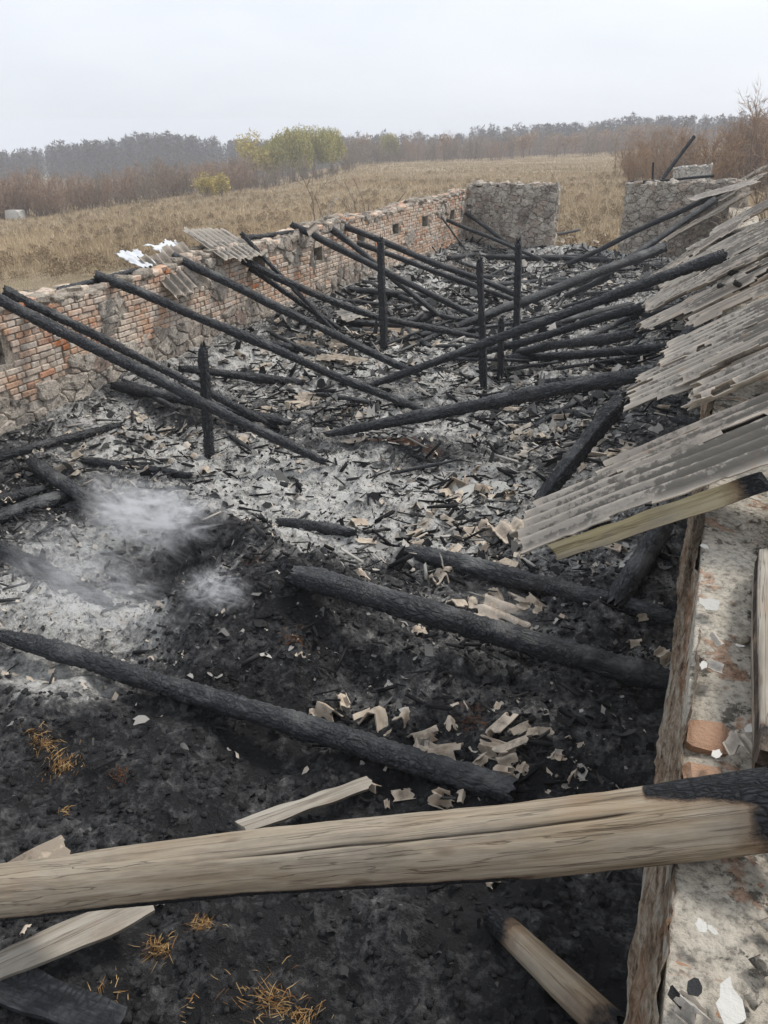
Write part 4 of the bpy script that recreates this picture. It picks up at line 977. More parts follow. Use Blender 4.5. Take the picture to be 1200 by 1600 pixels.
# hanging torn felt and upright splinter
def strip_piece(name, label, cat, pts, wd, mat, jag):
    bm = bmesh.new(); rows = []
    n = 26
    for i in range(n+1):
        t = i/n*(len(pts)-1); k = min(int(t), len(pts)-2); p = pts[k].lerp(pts[k+1], t-k)
        w_ = wd*(1-.85*(i/n)**1.6)
        rows.append([bm.verts.new(p + Vector((.03*math.sin(i*.8+j), (j-2)/2*w_*.5 + .02*mn.noise((i*.5, j, 3)), -jag*abs(mn.noise((j*3.3, 1, i*.05)))*(i/n)))) for j in range(5)])
    for i in range(n):
        for j in range(4):
            if i > n*.5 and (j*7+i//5) % 3 == 0: continue
            bm.faces.new((rows[i][j], rows[i+1][j], rows[i+1][j+1], rows[i][j+1]))
    bmesh.ops.delete(bm, geom=[v for v in bm.verts if not v.link_faces], context='VERTS')
    bmesh.ops.solidify(bm, geom=bm.faces[:], thickness=.008)
    me = bpy.data.meshes.new(name); bm.to_mesh(me); bm.free(); return tag(link(name, me, mat), label, cat)
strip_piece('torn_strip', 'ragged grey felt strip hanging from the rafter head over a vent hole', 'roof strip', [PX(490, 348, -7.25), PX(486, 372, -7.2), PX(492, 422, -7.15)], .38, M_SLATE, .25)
strip_piece('wood_splinter', 'pale torn splinter standing upright on the brick wall head', 'splinter', [PX(503, 362, -7.5), PX(508, 340, -7.5), PX(524, 308, -7.5)], .22, M_BOARD, 0)
# black char lumps on the slates
for (u, v, s_) in ((1147, 428, .085), (1128, 448, .06), (1152, 443, .05)):
    p = RP(u, v, .05); me = chamfer_box('char_lump', s_*1.6, s_*1.2, s_, s_*.25, s_*.15, int(u)); 
    tag(link('char_lump', me, M_SOOT, None, None, Matrix.Translation(p) @ Matrix.Rotation(.6, 4, 'Z') @ Matrix.Rotation(.4, 4, 'Y')), 'black char lump lying on the corrugated sheets', 'char lump', 'char lumps on the slates')

# ------------------------------------------------------------------ shards of slate on the floor
def shard_mesh(seed, flat=False):
    r = random.Random(seed); n = r.randint(7, 10); ax = r.uniform(.5, 1.0); V = []; F = []
    cur = 0 if flat else r.choice([0.0, .5, .9, -.7, .6]); ph = r.uniform(0, 6)
    rad_ = [r.uniform(.32, .56) for _ in range(n)]
    def zf(x, y): return cur*y*y*1.6 + (0.05*math.sin(y*9+ph) if not flat else 0) + .02*math.sin(x*7+ph)
    th = .035
    for sgn in (1, -1):
        for s in (1.0, .55):
            for i in range(n):
                a = 2*math.pi*i/n + .2*math.sin(i*2.3+ph); x, y = math.cos(a)*rad_[i]*s, math.sin(a)*rad_[i]*s*ax
                V.append((x, y, zf(x, y)+sgn*th*.5))
        V.append((0, 0, zf(0, 0)+sgn*th*.5))
    m = 2*n+1
    for b, fl in ((0, False), (m, True)):
        for i in range(n):
            j = (i+1) % n; q = (b+i, b+j, b+n+j, b+n+i); t = (b+n+i, b+n+j, b+2*n)
            F += [q[::-1], t[::-1]] if fl else [q, t]
    for i in range(n):
        j = (i+1) % n; F.append((i, m+i, m+j, j))
    return pymesh('slate_shard', V, F, False)
def mset(mat, base, k, flat=False):
    l = [shard_mesh(base+i, flat) for i in range(k)]
    for m_ in l: m_.materials.append(mat)
    return l
def bit_set(mat, base, k):
    l = []
    for i in range(k):
        q = random.Random(base+i); me = sheet_mesh(q.choice([.8, 1.0, 1.25, 1.6]), q.uniform(.13, .24), base+i, ragl=.05, ragu=.05, rags=.03, amp=q.uniform(.02, .05), th=.009)
        if not len(me.vertices): continue
        co = np.zeros(len(me.vertices)*3); me.vertices.foreach_get('co', co); co = co.reshape(-1, 3); co -= (co.max(0)+co.min(0))/2; co *= 5.0
        me.vertices.foreach_set('co', co.ravel()); me.update(); me.materials.append(mat); l.append(me)
    return l
SH_TAN = bit_set(M_SLATE2, 100, 16); SH_GREY = bit_set(M_GSHARD, 200, 9); SH_WHITE = mset(M_WHITE, 300, 6, True); SH_DARK = mset(M_CLOD, 400, 5)
r_ = random.Random(77)
def shard(p, size, ms, label, group, tilt=.5, name='slate_shard', cat='slate shard'):
    M_ = Matrix.Translation(p) @ Matrix.Rotation(r_.uniform(0, 6.28), 4, 'Z') @ Matrix.Rotation(r_.gauss(0, tilt), 4, 'X') @ Matrix.Rotation(r_.gauss(0, tilt*.6), 4, 'Y') @ Matrix.Diagonal((size, size*r_.uniform(.6, 1), size*r_.uniform(.7, 1.1), 1))
    return tag(link(name, r_.choice(ms), None, None, None, M_), label, cat, group)
def scatter(n, u, v, su, sv, s0, s1, ms, label, group, tilt=.5):
    for _ in range(n):
        uu, vv = r_.gauss(u, su), r_.gauss(v, sv); s = r_.uniform(s0, s1)
        p = G(uu, vv)
        if not (-7.3 < p.x < .1): continue
        p.z += s*.05; shard(p, s, ms, label, group, tilt)
# hero shards in front of the long smooth log
for (u, v, s) in ((490, 1122, .08), (515, 1122, .19), (534, 1105, .10), (585, 1130, .22), (630, 1130, .12), (660, 1160, .20), (690, 1188, .20), (650, 1190, .14), (705, 1140, .10)):
    p = G(u, v, .045); shard(p, s*1.35, SH_TAN, 'tan curled slate shard in the row lying along the long smooth log', 'tan shards along the long smooth log', .25)
for (u, v, s) in ((780, 1145, .17), (800, 1175, .16), (765, 1180, .15), (810, 1150, .14), (828, 1155, .08), (775, 1115, .07), (792, 1195, .13), (750, 1205, .09), (785, 1215, .1)):
    p = G(u, v, .06); shard(p, s*1.25, SH_TAN, 'tan broken slate shard in the upright cluster beside the head of the long log', 'clustered tan shards by the log head', .55)
for (u, v, s) in ((578, 1232, .13), (630, 1245, .13), (690, 1255, .14), (720, 1250, .1), (605, 1262, .05)):
    shard(G(u, v, .03), s, SH_TAN, 'tan slate shard in the gap between the smooth log and the weathered log', 'shards between the two logs', .4)
for (u, v, s, lab) in ((770, 1385, .11, 'lone tan slate shard beside the underside of the big weathered log'), (845, 1365, .06, 'small tan triangle of slate under the big weathered log'), (567, 905, .18, 'flat tan slate shard with a straight edge lying by the thick cracked log'),
        (470, 1028, .07, 'pale folded shard alone on the black mound'), (880, 1038 - 70, .08, 'small pale shard fallen by the thick cracked log'), (655, 990, .14, 'greyish slate shard under the thick cracked log'), (1037, 1030, .12, 'tan curled shard at the foot of the wall head'),
        (1005, 968, .12, 'olive slate shard on the end of the log by the wall'), (990, 1010, .13, 'dark tan slab leaning at the end of the thick cracked log'), (235, 688, .22, 'long pinkish slate shard lying before the stone wall foot'), (40, 1460, .07, 'small pale chip beside the bark-edged plank')):
    shard(G(u, v, .03), s, SH_TAN, lab, None, .35)
scatter(34, 860, 1185, 45, 30, .04, .11, SH_TAN+SH_GREY+SH_DARK, 'broken slate crumb in the litter heap beside the wall', 'slate crumbs heaped by the wall', .6)
scatter(38, 700, 860, 60, 40, .1, .27, SH_TAN+SH_TAN+SH_GREY, 'tan broken slate shard in the heap before the big slate sheet', 'tan shards before the big slate sheet', .5)
scatter(26, 735, 775, 35, 20, .12, .3, SH_TAN+SH_WHITE, 'pale shard in the tall heap of broken slates', 'tall heap of broken slates', .8)
scatter(14, 770, 945, 40, 14, .1, .25, SH_TAN, 'tan shard lying between the two charred logs by the slates', 'shards between charred logs', .4)
scatter(10, 920, 870, 40, 22, .08, .18, SH_TAN+SH_WHITE, 'shard under the yellowed board in the shade', 'shards under the yellowed board', .6)
scatter(28, 880, 700, 60, 40, .12, .34, SH_TAN+SH_GREY, 'slate shard lying around the steep burnt board', 'shards round the steep burnt board', .3)
scatter(30, 480, 630, 60, 55, .12, .3, SH_TAN+SH_WHITE, 'pale shard lying among the rafter ends', 'shards among the rafter ends', .4)
scatter(32, 560, 520, 70, 22, .16, .42, SH_TAN+SH_WHITE, 'pale shard scattered behind the rafters at the stony wall foot', 'shards at the stony wall foot', .4)
scatter(26, 130, 730, 110, 35, .07, .22, SH_GREY+SH_TAN, 'shard scattered in the ash at the brick wall foot', 'shards at the brick wall foot', .4)
scatter(20, 260, 690, 80, 25, .08, .25, SH_WHITE+SH_TAN, 'pale shard scattered round the upright post', 'shards round the upright post', .4)
scatter(22, 800, 620, 110, 40, .08, .2, SH_TAN+SH_GREY, 'shard lying in the ash behind the cracked rafter', 'shards behind the cracked rafter', .4)
scatter(20, 700, 500, 120, 40, .1, .3, SH_WHITE+SH_GREY, 'pale shard deep in the barn among the posts', 'shards among the posts', .3)
scatter(14, 900, 378, 28, 7, .15, .4, SH_TAN+SH_GREY, 'lump of rubble heaped in the doorway', 'doorway rubble', .5)
scatter(14, 620, 700, 60, 40, .06, .14, SH_TAN, 'small shard on the reddish scorched mound', 'shards on the scorched mound', .5)
# chips on the wall head
for (u, v, s, ms, lab) in ((1140, 1570, .12, SH_WHITE, 'large white slab lying on the crumbling wall head'), (1095, 1450, .05, SH_WHITE, 'white chip with a forked shape on the wall head'), (1112, 1455, .04, SH_WHITE, 'tiny white chip beside the forked one'),
        (1108, 945, .10, SH_WHITE, 'white angular chip lying flat on the wall head'), (1100, 855, .06, SH_WHITE, 'thin white sliver on the smooth mortar'), (1170, 1140, .06, SH_WHITE, 'white chip beside the grey squared timber'), (1155, 1165, .10, SH_GREY, 'grey bent slate at the charred head of the big log'),
        (1118, 1180, .06, SH_WHITE, 'small white chip lying by the big log on the wall head'), (1085, 1545, .05, SH_DARK, 'black coal lump on the wall head bricks'), (1055, 1560, .06, SH_DARK, 'blue-black coal lump beside the other on the wall head'), (1120, 1000, .08, SH_GREY, 'grey mortar crust on the wall head'),
        (1100, 1240 - 200, .07, SH_WHITE, 'pale flake on the wall head above the dark stain'), (1080, 1580, .08, SH_GREY, 'greyish stone lump at the edge of the wall head'), (1118, 1040, .07, SH_GREY, 'flat grey crust near the grey timber'), (1155, 1010, .04, SH_WHITE, 'little white crumb on rough mortar')):
    p = PZ(u, v, 1.66); shard(Vector((p.x, p.y, 1.665)), s, ms, lab, None, .12, 'mortar_chip', 'chip')

# ------------------------------------------------------------------ fine litter (nobody could count it)
def flakes(n, xr, yr, s0, s1, tone, keep=None, seed=1, tilt=.6):
    g = np.random.default_rng(seed)
    x = g.uniform(*xr, n); y = yr[0] + (yr[1]-yr[0])*g.random(n)**1.5
    if keep is not None:
        k = g.random(n) < keep(x, y); x, y = x[k], y[k]; n = len(x)
    s = g.uniform(s0, s1, n)*(.8+y*.045); z = floorh(x, y)+s*.12
    a = g.uniform(0, 6.28, n); t1 = g.normal(0, tilt, n); t2 = g.normal(0, tilt, n); asp = g.uniform(.25, .9, n); cv = g.normal(0, .5, n)
    V = np.zeros((n, 6, 3))
    for q, (i, j) in enumerate(((-1, -1), (-1, 1), (0, -1), (0, 1), (1, -1), (1, 1))):
        lx = i*.5*s*g.uniform(.7, 1.1, n); ly = j*.5*s*asp*g.uniform(.5, 1.1, n); lz = (0 if i else 1)*cv*s*.5 + lx*np.tan(np.clip(t1, -1, 1)) + ly*np.tan(np.clip(t2, -1, 1))
        V[:, q, 0] = x + lx*np.cos(a) - ly*np.sin(a); V[:, q, 1] = y + lx*np.sin(a) + ly*np.cos(a); V[:, q, 2] = z + lz
    b = (np.arange(n)*6)[:, None]
    F = np.concatenate([b+np.array([[0, 2, 3, 1]]), b+np.array([[2, 4, 5, 3]])])
    tn = tone(g, n)
    return npmesh('litter', V.reshape(-1, 3), F, False, {'tone': np.repeat(tn, 6)})
o = link('ash_litter', flakes(42000, (-7.35, .1), (3.4, 25), .008, .036, lambda g, n: np.clip(g.normal(.55, .2, n), .1, .95), lambda x, y: np.clip(ashf(x, y)*1.3, .05, 1), 5), M_LITTER)
tag(o, 'grey and white ash flakes strewn over the burnt barn floor', 'ash', None, 'stuff')
o = link('slate_crumbs', flakes(2600, (-7.3, .1), (3.0, 24.5), .025, .085, lambda g, n: g.uniform(.7, 1.1, n), lambda x, y: np.clip(.15+ashf(x, y)*.8, 0, 1), 6, .45), M_LITTER)
tag(o, 'tiny tan slate crumbs strewn through the ash', 'slate crumbs', None, 'stuff')
o = link('char_litter', flakes(12000, (-7.3, .15), (.4, 25), .012, .06, lambda g, n: np.clip(g.normal(.18, .12, n), 0, .5), lambda x, y: np.clip(1.1-1.4*ashf(x, y), .1, 1), 7), M_LITTER)
tag(o, 'black flakes of charred wood strewn over the barn floor', 'char', None, 'stuff')
CL = blob([(90, 720, 1.0, 1.2, .5), (260, 690, .8, .8, .5), (480, 630, 1.0, .8, .8), (560, 525, 1.3, 1.0, 1.2), (740, 800, 1.2, .6, .5), (700, 870, .9, .6, .35), (880, 700, 1.2, .7, .7), (800, 625, 1.0, 1.0, .6), (960, 640, 1.2, .6, .8),
           (640, 560, .6, 1.2, .8), (860, 1190, .9, .35, .25), (750, 450, .6, 2.5, 2.5), (60, 790, .9, .8, .4), (770, 945, .9, .45, .2), (920, 880, .8, .4, .3)])
def clutter(x, y): return np.clip(.22 + field_of(CL, x, y, 0.0)*.55 + .45*fbm(x*1.1, y*1.1, 4, 61), .03, 1)*np.clip((y-2.6)/1.5, .08, 1)
def splinters(n, seed, l0, l1):
    g = np.random.default_rng(seed); x = g.uniform(-7.3, .1, n); y = 2.4 + 22.3*g.random(n)**1.35
    k = g.random(n) < clutter(x, y); x, y = x[k], y[k]; n = len(x)
    l = (l0 + (l1-l0)*g.random(n)**2.5)*np.clip(.4+y*.08, .5, 1.3); w_ = g.uniform(.006, .022, n)*(.6+l*2); h = w_*g.uniform(.3, 1, n); a = g.normal(0, .8, n); e = g.normal(.05, .22, n)
    ax = np.stack([np.cos(a)*np.cos(e), np.sin(a)*np.cos(e), np.sin(e)], -1); ay = np.stack([-np.sin(a), np.cos(a), 0*a], -1); az = np.cross(ax, ay)
    c = np.stack([x, y, floorh(x, y)+.02+np.abs(np.sin(e))*l*.4], -1); V = np.zeros((n, 8, 3))
    for q in range(8):
        sx, sy, sz = (q & 1)*2-1, (q >> 1 & 1)*2-1, (q >> 2 & 1)*2-1
        V[:, q] = c + ax*(sx*l*g.uniform(.35, .55, n))[:, None] + ay*(sy*w_*g.uniform(.2, 1.0, n))[:, None] + az*(sz*h*g.uniform(.4, 1.0, n))[:, None]
    f = np.array([(0, 1, 3, 2), (4, 6, 7, 5), (0, 4, 5, 1), (2, 3, 7, 6), (0, 2, 6, 4), (1, 5, 7, 3)])[:, ::-1]
    F = ((np.arange(n)*8)[:, None, None]+f[None]).reshape(-1, 4)
    tn = np.where((g.random(n) < .85) | (y < 5.0), np.clip(g.normal(.14, .1, n), 0, .45), g.uniform(.5, 1, n))
    return npmesh('splinters', V.reshape(-1, 3), F, False, {'tone': np.repeat(tn, 8)})
o = link('char_splinters', splinters(20000, 91, .03, .34), M_LITTER); tag(o, 'charred splinters and battens broken small in the ash', 'splinters', None, 'stuff')
def bits(n, seed, s0, s1):
    g = np.random.default_rng(seed); x = g.uniform(-7.3, .1, n); y = 2.4 + 22.3*g.random(n)**1.35
    k = g.random(n) < clutter(x, y); x, y = x[k], y[k]; n = len(x)
    s_ = (s0 + (s1-s0)*g.random(n)**3.0*1.5)*np.clip(.45+y*.07, .5, 1.5); a = g.uniform(0, 6.28, n); asp = g.uniform(.35, .9, n); cv = g.normal(0, 1.0, n); t1 = np.tan(np.clip(g.normal(0, .45, n), -1.1, 1.1)); t2 = np.tan(np.clip(g.normal(0, .45, n), -1.1, 1.1))
    V = np.zeros((n, 12, 3)); z = floorh(x, y) + s_*.07
    for i in range(4):
        for j in range(3):
            u_ = (i/3-.5)*(1 if 0 < i < 3 else g.uniform(.6, 1.15, n)); v_ = (j/2-.5)*g.uniform(.7, 1.15, n)*(1 if 0 < i < 3 else g.uniform(.5, 1, n))
            lx = u_*s_; ly = v_*s_*asp; lz = cv*(u_*u_-.08)*s_*1.3 + lx*t1 + ly*t2
            V[:, i*3+j] = np.stack([x+lx*np.cos(a)-ly*np.sin(a), y+lx*np.sin(a)+ly*np.cos(a), z+lz], -1)
    f = np.array([(i*3+j, i*3+3+j, i*3+4+j, i*3+1+j) for i in range(3) for j in range(2)])
    F = ((np.arange(n)*12)[:, None, None]+f[None]).reshape(-1, 4)
    r = g.random(n); tn = np.where(r < .2, g.uniform(.62, .98, n), np.where(r < .62, g.uniform(.38, .62, n), g.uniform(.05, .35, n)))
    return npmesh('bits', V.reshape(-1, 3), F, False, {'tone': np.repeat(tn, 12)})
o = link('slate_rubble', bits(15000, 92, .022, .14), M_LITTER); tag(o, 'small curled slate rubble strewn thickly through the ash', 'rubble', None, 'stuff')
def clods(n, seed):
    g = np.random.default_rng(seed); base = np.array([(1, 0, 0), (-1, 0, 0), (0, 1, 0), (0, -1, 0), (0, 0, 1), (0, 0, -1), (.6, .6, .5), (-.6, .6, .5), (.6, -.6, .5), (-.6, -.6, .5)], float)
    fc = np.array([(6, 4, 0), (6, 2, 4), (7, 4, 2), (7, 1, 4), (9, 4, 1), (9, 3, 4), (8, 4, 3), (8, 0, 4), (6, 0, 2), (7, 2, 1), (9, 1, 3), (8, 3, 0), (5, 2, 0), (5, 1, 2), (5, 3, 1), (5, 0, 3)])
    x = g.uniform(-6.5, .15, n); y = .4 + 5.6*g.random(n); k = ashf(x, y) < .5; x, y = x[k], y[k]; n = len(x)
    s = np.minimum(g.gamma(2.0, .0055, n)+.004, .03); V = base[None]*s[:, None, None]*g.uniform(.6, 1.3, (n, 10, 3))
    V[..., 2] *= .7; V += np.stack([x, y, floorh(x, y)+s*.15], -1)[:, None]
    F = (np.arange(n)*10)[:, None, None] + fc[None]
    return npmesh('clods', V.reshape(-1, 3), F.reshape(-1, 3))
o = link('char_clods', clods(9000, 3), M_CLOD); tag(o, 'black crumbs and clods of charred dung on the floor', 'char crumbs', None, 'stuff')

# ------------------------------------------------------------------ straw tufts
def straw(u, v, n, spread, ln, mat, label, z=None):
    c = G(u, v); V = []; F = []
    b0 = [r_.uniform(0, 3.14) for _ in range(3)]
    for _ in range(int(n*1.3)):
        x, y = r_.gauss(0, spread*.9)*r_.choice([.5, 1, 1.7]), r_.gauss(0, spread*.55)*r_.choice([.5, 1, 1.7]); a = r_.choice(b0) + r_.gauss(0, .35) + r_.choice([0, math.pi]); l = r_.uniform(.2, .75)*ln; e = r_.gauss(.02, .14)
        d = Vector((math.cos(a)*math.cos(e), math.sin(a)*math.cos(e), math.sin(e)))*l; s = Vector((-d.y, d.x, 0)).normalized()*.0015 + Vector((0, 0, .001))
        b = Vector((x, y, fz(c.x+x, c.y+y)-c.z + r_.uniform(-.006, .018))); k = len(V); m = b + d*.5 + Vector((0, 0, r_.uniform(-.01, .015)))
        V += [b-s, b+s, m-s, m+s, b+d]; F += [(k, k+1, k+3, k+2), (k+2, k+3, k+4)]
    return tag(link('straw_tuft', pymesh('straw_tuft', V, F), mat, None, c), label, 'straw')
straw(65, 1162, 150, .05, .13, M_STRAW, 'golden straw tuft on the grey ash before the smooth log')
straw(97, 1200, 150, .055, .12, M_STRAW, 'golden straw tuft just below another on the grey ash')
straw(188, 1210, 50, .03, .08, M_RSTRAW, 'small reddish straw tuft on black soil')
straw(318, 1445, 90, .035, .10, M_STRAW, 'orange straw tuft just under the big weathered log')
straw(248, 1485, 100, .035, .10, M_STRAW, 'orange straw tuft near the bark-edged plank')
straw(420, 1565, 120, .06, .13, M_STRAW, 'largest loose golden straw tuft on the black soil')
straw(470, 1590, 70, .05, .12, M_STRAW, 'sparse straw tuft beside the loose golden one')
straw(100, 1270, 14, .02, .10, M_STRAW, 'few lone straw stalks on black soil')
straw(460, 1000, 120, .06, .09, M_RSTRAW, 'rust-brown straw tuft on the black mound')
straw(735, 1128, 140, .055, .07, M_RSTRAW, 'dark rusty straw clump between the two groups of tan shards')
straw(395, 880, 140, .07, .10, M_RSTRAW, 'rust-brown straw clump at the rim of the smoking pit')
straw(160, 1545, 14, .04, .10, M_STRAW, 'few bent straw stalks by the sooty board')
straw(300, 1570, 10, .04, .08, M_STRAW, 'stray straw stalks on the black soil')

# ------------------------------------------------------------------ vegetation
def tube(V, F, p, q, r0, r1, n=4):
    x = (q-p).normalized(); a = x.orthogonal().normalized(); b = x.cross(a); k = len(V)
    for c, r in ((p, r0), (q, r1)):
        for i in range(n):
            t = 2*math.pi*i/n; V.append(c + a*math.cos(t)*r + b*math.sin(t)*r)
    for i in range(n): F.append((k+i, k+(i+1) % n, k+n+(i+1) % n, k+n+i))
def sliver(V, F, p, q, w_):
    s = (q-p).cross(Vector((r_.uniform(-1, 1), r_.uniform(-1, 1), r_.uniform(-1, 1)))).normalized()*w_; k = len(V)
    V += [p-s, p+s, q]; F.append((k, k+1, k+2))
def bare_shrub(seed, h, spread, stems, twigs, tw):
    global r_
    r_ = random.Random(seed); V = []; F = []; TV = []; TF = []
    for s in range(stems):
        a = r_.uniform(0, 6.28); p = Vector((r_.gauss(0, spread*.18), r_.gauss(0, spread*.18), -.3)); d = Vector((math.cos(a)*spread*r_.uniform(.1, .5)/h, math.sin(a)*spread*r_.uniform(.1, .5)/h, 1)).normalized()
        hh = h*r_.uniform(.6, 1); n = 5; R = .035*h/4; k0 = len(V)
        if s == 0: V.append(Vector((0, 0, -.5))); k0 += 1
        F.append((0, k0, k0+1)); F.append((0, k0+1, k0+2))
        for k in range(n):
            q = p + d*hh/n; tube(V, F, p, q, R*(1-k/n)+.01, R*(1-(k+1)/n)+.01, 3)
            d = (d + Vector((r_.gauss(0, .16), r_.gauss(0, .16), .06))).normalized()
            if k >= 1:
                for _ in range(twigs):
                    b = p.lerp(q, r_.random()); dd = (d*.8 + Vector((r_.gauss(0, .6), r_.gauss(0, .6), r_.gauss(.25, .4)))).normalized(); l = hh*r_.uniform(.10, .26)*(1.3-.5*k/n)
                    m = b + dd*l; sliver(TV, TF, b, m, tw)
                    for _ in range(5):
                        d2 = (dd + Vector((r_.gauss(0, .55), r_.gauss(0, .55), r_.gauss(.1, .45)))).normalized(); c = b.lerp(m, r_.uniform(.2, 1)); sliver(TV, TF, c, c + d2*l*r_.uniform(.3, .7), tw*.8)
            p = q
    return pymesh('trunk', V, F), pymesh('crown', TV, TF)
def leafy(seed, h, w_, n, leaf, droop, lobes):
    global r_
    r_ = random.Random(seed); V = []; F = []; LV = []; LF = []
    top = Vector((0, 0, h*.55)); tube(V, F, Vector((0, 0, -.4)), Vector((0.1, 0, h*.25)), .035*h*.9, .03*h*.8, 6); tube(V, F, Vector((.1, 0, h*.25)), top, .03*h*.8, .012*h, 6); F.append((8, 12, 13))
    cs = []
    for _ in range(lobes):
        a = r_.uniform(0, 6.28); rr = w_*.36*math.sqrt(r_.random()); c = Vector((math.cos(a)*rr, math.sin(a)*rr, h*r_.uniform(.42, .84))); cs.append((c, w_*r_.uniform(.15, .26)))
        k0 = len(V); tube(V, F, Vector((0, 0, h*r_.uniform(.2, .5))), c, .010*h, .004*h, 4); F.append((8, k0, k0+1)); F.append((8, k0+1, k0+2))
    for _ in range(n):
        c, s = r_.choice(cs); d = Vector((r_.gauss(0, 1), r_.gauss(0, 1), r_.gauss(0, 1))).normalized()*s*r_.uniform(.45, 1.05); p = c + d
        for k in range(4 if droop else 1):
            q = p + Vector((r_.gauss(0, .12), r_.gauss(0, .12), -droop*k)); l = leaf*r_.uniform(.6, 1.3); dd = Vector((r_.gauss(0, .5), r_.gauss(0, .5), -1 if droop else r_.gauss(0, .6))).normalized()
            if q.z > h*.04: sliver(LV, LF, q, q + dd*l*1.5, l*.35)
    return pymesh('trunk', V, F), pymesh('crown', LV, LF)
def plant(name, cat, kit, loc, sc, label, group, mt, mc):
    e = empty(name, loc); e.rotation_euler = (0, 0, random.uniform(0, 6.28)); e.scale = (sc*random.uniform(.9, 1.15), sc*random.uniform(.9, 1.15), sc)
    for part, me, m_ in (('trunk', kit[0], mt), ('crown', kit[1], mc)):
        o = bpy.data.objects.new(part, me); COL.objects.link(o); o.parent = e
        if len(me.materials) == 0: me.materials.append(m_)
        if me.materials[0] != m_: o.material_slots[0].link = 'OBJECT'; o.material_slots[0].material = m_
    return tag(e, label, cat, group)
SHR = [bare_shrub(500+i, 4.6, 5.5, 16, 8, .022) for i in range(4)]
TALL = [bare_shrub(540+i, 8.0, 5.0, 9, 9, .024) for i in range(3)]
WIL = [leafy(600+i, 10, 8.6, 2700, .25, .40, 13) for i in range(2)]
YEL = [leafy(620, 10, 7.5, 2600, .32, 0, 14)]
ORT = [leafy(640+i, 5, 4.2, 900, .26, 0, 12) for i in range(2)]
rr = random.Random(99)
for k in range(46):      # russet scrub along the wet hollow
    u = -60 + k*10 + rr.uniform(-10, 10); d = 104 + rr.uniform(-6, 30) + max(0, u)*.06
    plant('bare_shrub', 'shrub', SHR[k % 4], site(u, d), rr.uniform(.8, 1.25), 'russet leafless shrub in the thicket along the hollow beside the willows', 'russet scrub along the hollow', M_BARK, M_TWIG if rr.random() < .75 else M_TWIGG)
for k in range(10):
    u = 330 + k*24 + rr.uniform(-8, 8); d = 150 + rr.uniform(-14, 10)
    plant('bare_shrub', 'shrub', SHR[k % 4], site(u, d), rr.uniform(.6, .95), 'low grey leafless shrub at the feet of the willows', 'grey scrub under the willows', M_BARK, M_TWIGG)
for (u, d, s, k, lab) in ((428, 174, .90, 0, 'yellow-green willow touching the bright yellow tree'), (457, 168, 1.10, 1, 'broadest yellow-green willow in the middle of its clump'), (489, 171, 1.0, 0, 'tall yellow-green willow past the broadest one'), (518, 176, .93, 1, 'outermost yellow-green willow at the field end of the clump')):
    plant('willow_tree', 'tree', WIL[k], site(u, d), s, lab, 'willow clump', M_BARK, M_WILLOW)
plant('yellow_tree', 'tree', YEL[0], site(395, 165), 1.06, 'bright yellow autumn tree standing beside the willows', None, M_BARK, M_YELLOW)
plant('yellow_bush', 'bush', ORT[0], site(318, 108) - Vector((0, 0, .9)), .85, 'yellow bush low in the field before the russet scrub', None, M_BARK, M_YELLOW)
plant('yellow_bush', 'bush', ORT[1], site(340, 112) - Vector((0, 0, .9)), .78, 'smaller yellow bush tight against the bigger yellow one', None, M_BARK, M_YELLOW)
plant('yellow_bush', 'bush', ORT[0], site(384, 148), .5, 'slim yellow bush at the foot of the bright yellow tree', None, M_BARK, M_YELLOW)
plant('willow_tree', 'tree', WIL[1], site(608, 232), .8, 'lone pale willow far along the field edge', None, M_BARK, M_WILLOW)
for k in range(46):      # scrub along the crest of the field
    u = 540 + k*10.5 + rr.uniform(-9, 9); d = 222 + rr.uniform(-12, 45)
    m_ = rr.choice([M_TWIG, M_TWIGG, M_TWIGG, M_ORANGE])
    kit = rr.choice(TALL + SHR) if m_ is not M_ORANGE else rr.choice(ORT)
    plant('bare_tree', 'tree', kit, site(u, d), rr.uniform(.9, 1.3)*(1.25 if kit in SHR or kit in ORT else .75), 'hazy autumn tree in the scrub line along the crest of the field', 'scrub line on the field crest', M_BARK, m_)
for k in range(48):      # tall thicket behind the white ruin
    u = 985 + rr.random()**.8*260; d = rr.uniform(66, 105)
    m_ = rr.choice([M_TWIG, M_TWIGG, M_TWIG, M_ORANGE]); kit = rr.choice(TALL + SHR)
    big = 1.0 if kit in TALL else 1.5
    plant('bare_tree', 'tree', kit, site(u, d), big*rr.uniform(.34, .62)*(1+.5*np.clip((u-1040)/160, 0, 1)), 'leafless russet tree in the thicket behind the whitewashed ruin', 'thicket behind the ruin', M_BARK, m_)
plant('bare_shrub', 'shrub', bare_shrub(700, 3.4, 4.6, 11, 2, .012), site(592, 27), 1.0, 'dark leafless sapling standing just outside the brick wall', None, M_BARK, M_TWIGG)
for (x, y, s, lab) in ((1.6, 20.5, .8, 'thin bare saplings beside the doorway end of the slates'), (1.7, 14.0, .7, 'thin bare saplings beside the slates halfway along the wall'), (2.6, 25.5, 1.0, 'thin bare saplings past the end of the slate side wall')):
    plant('bare_shrub', 'shrub', SHR[2], Vector((x, y, -.5)), s*.75, lab, None, M_BARK, M_TWIGG)
# white thing far in the hollow
p = site(4, 103); me = chamfer_box('white_block', 2.0, 1.4, 1.3, .2, .12, 5); tag(link('white_boulder', me, M_WHITE, None, p + Vector((0, 0, .4))), 'small white boulder in front of the russet scrub', 'boulder')

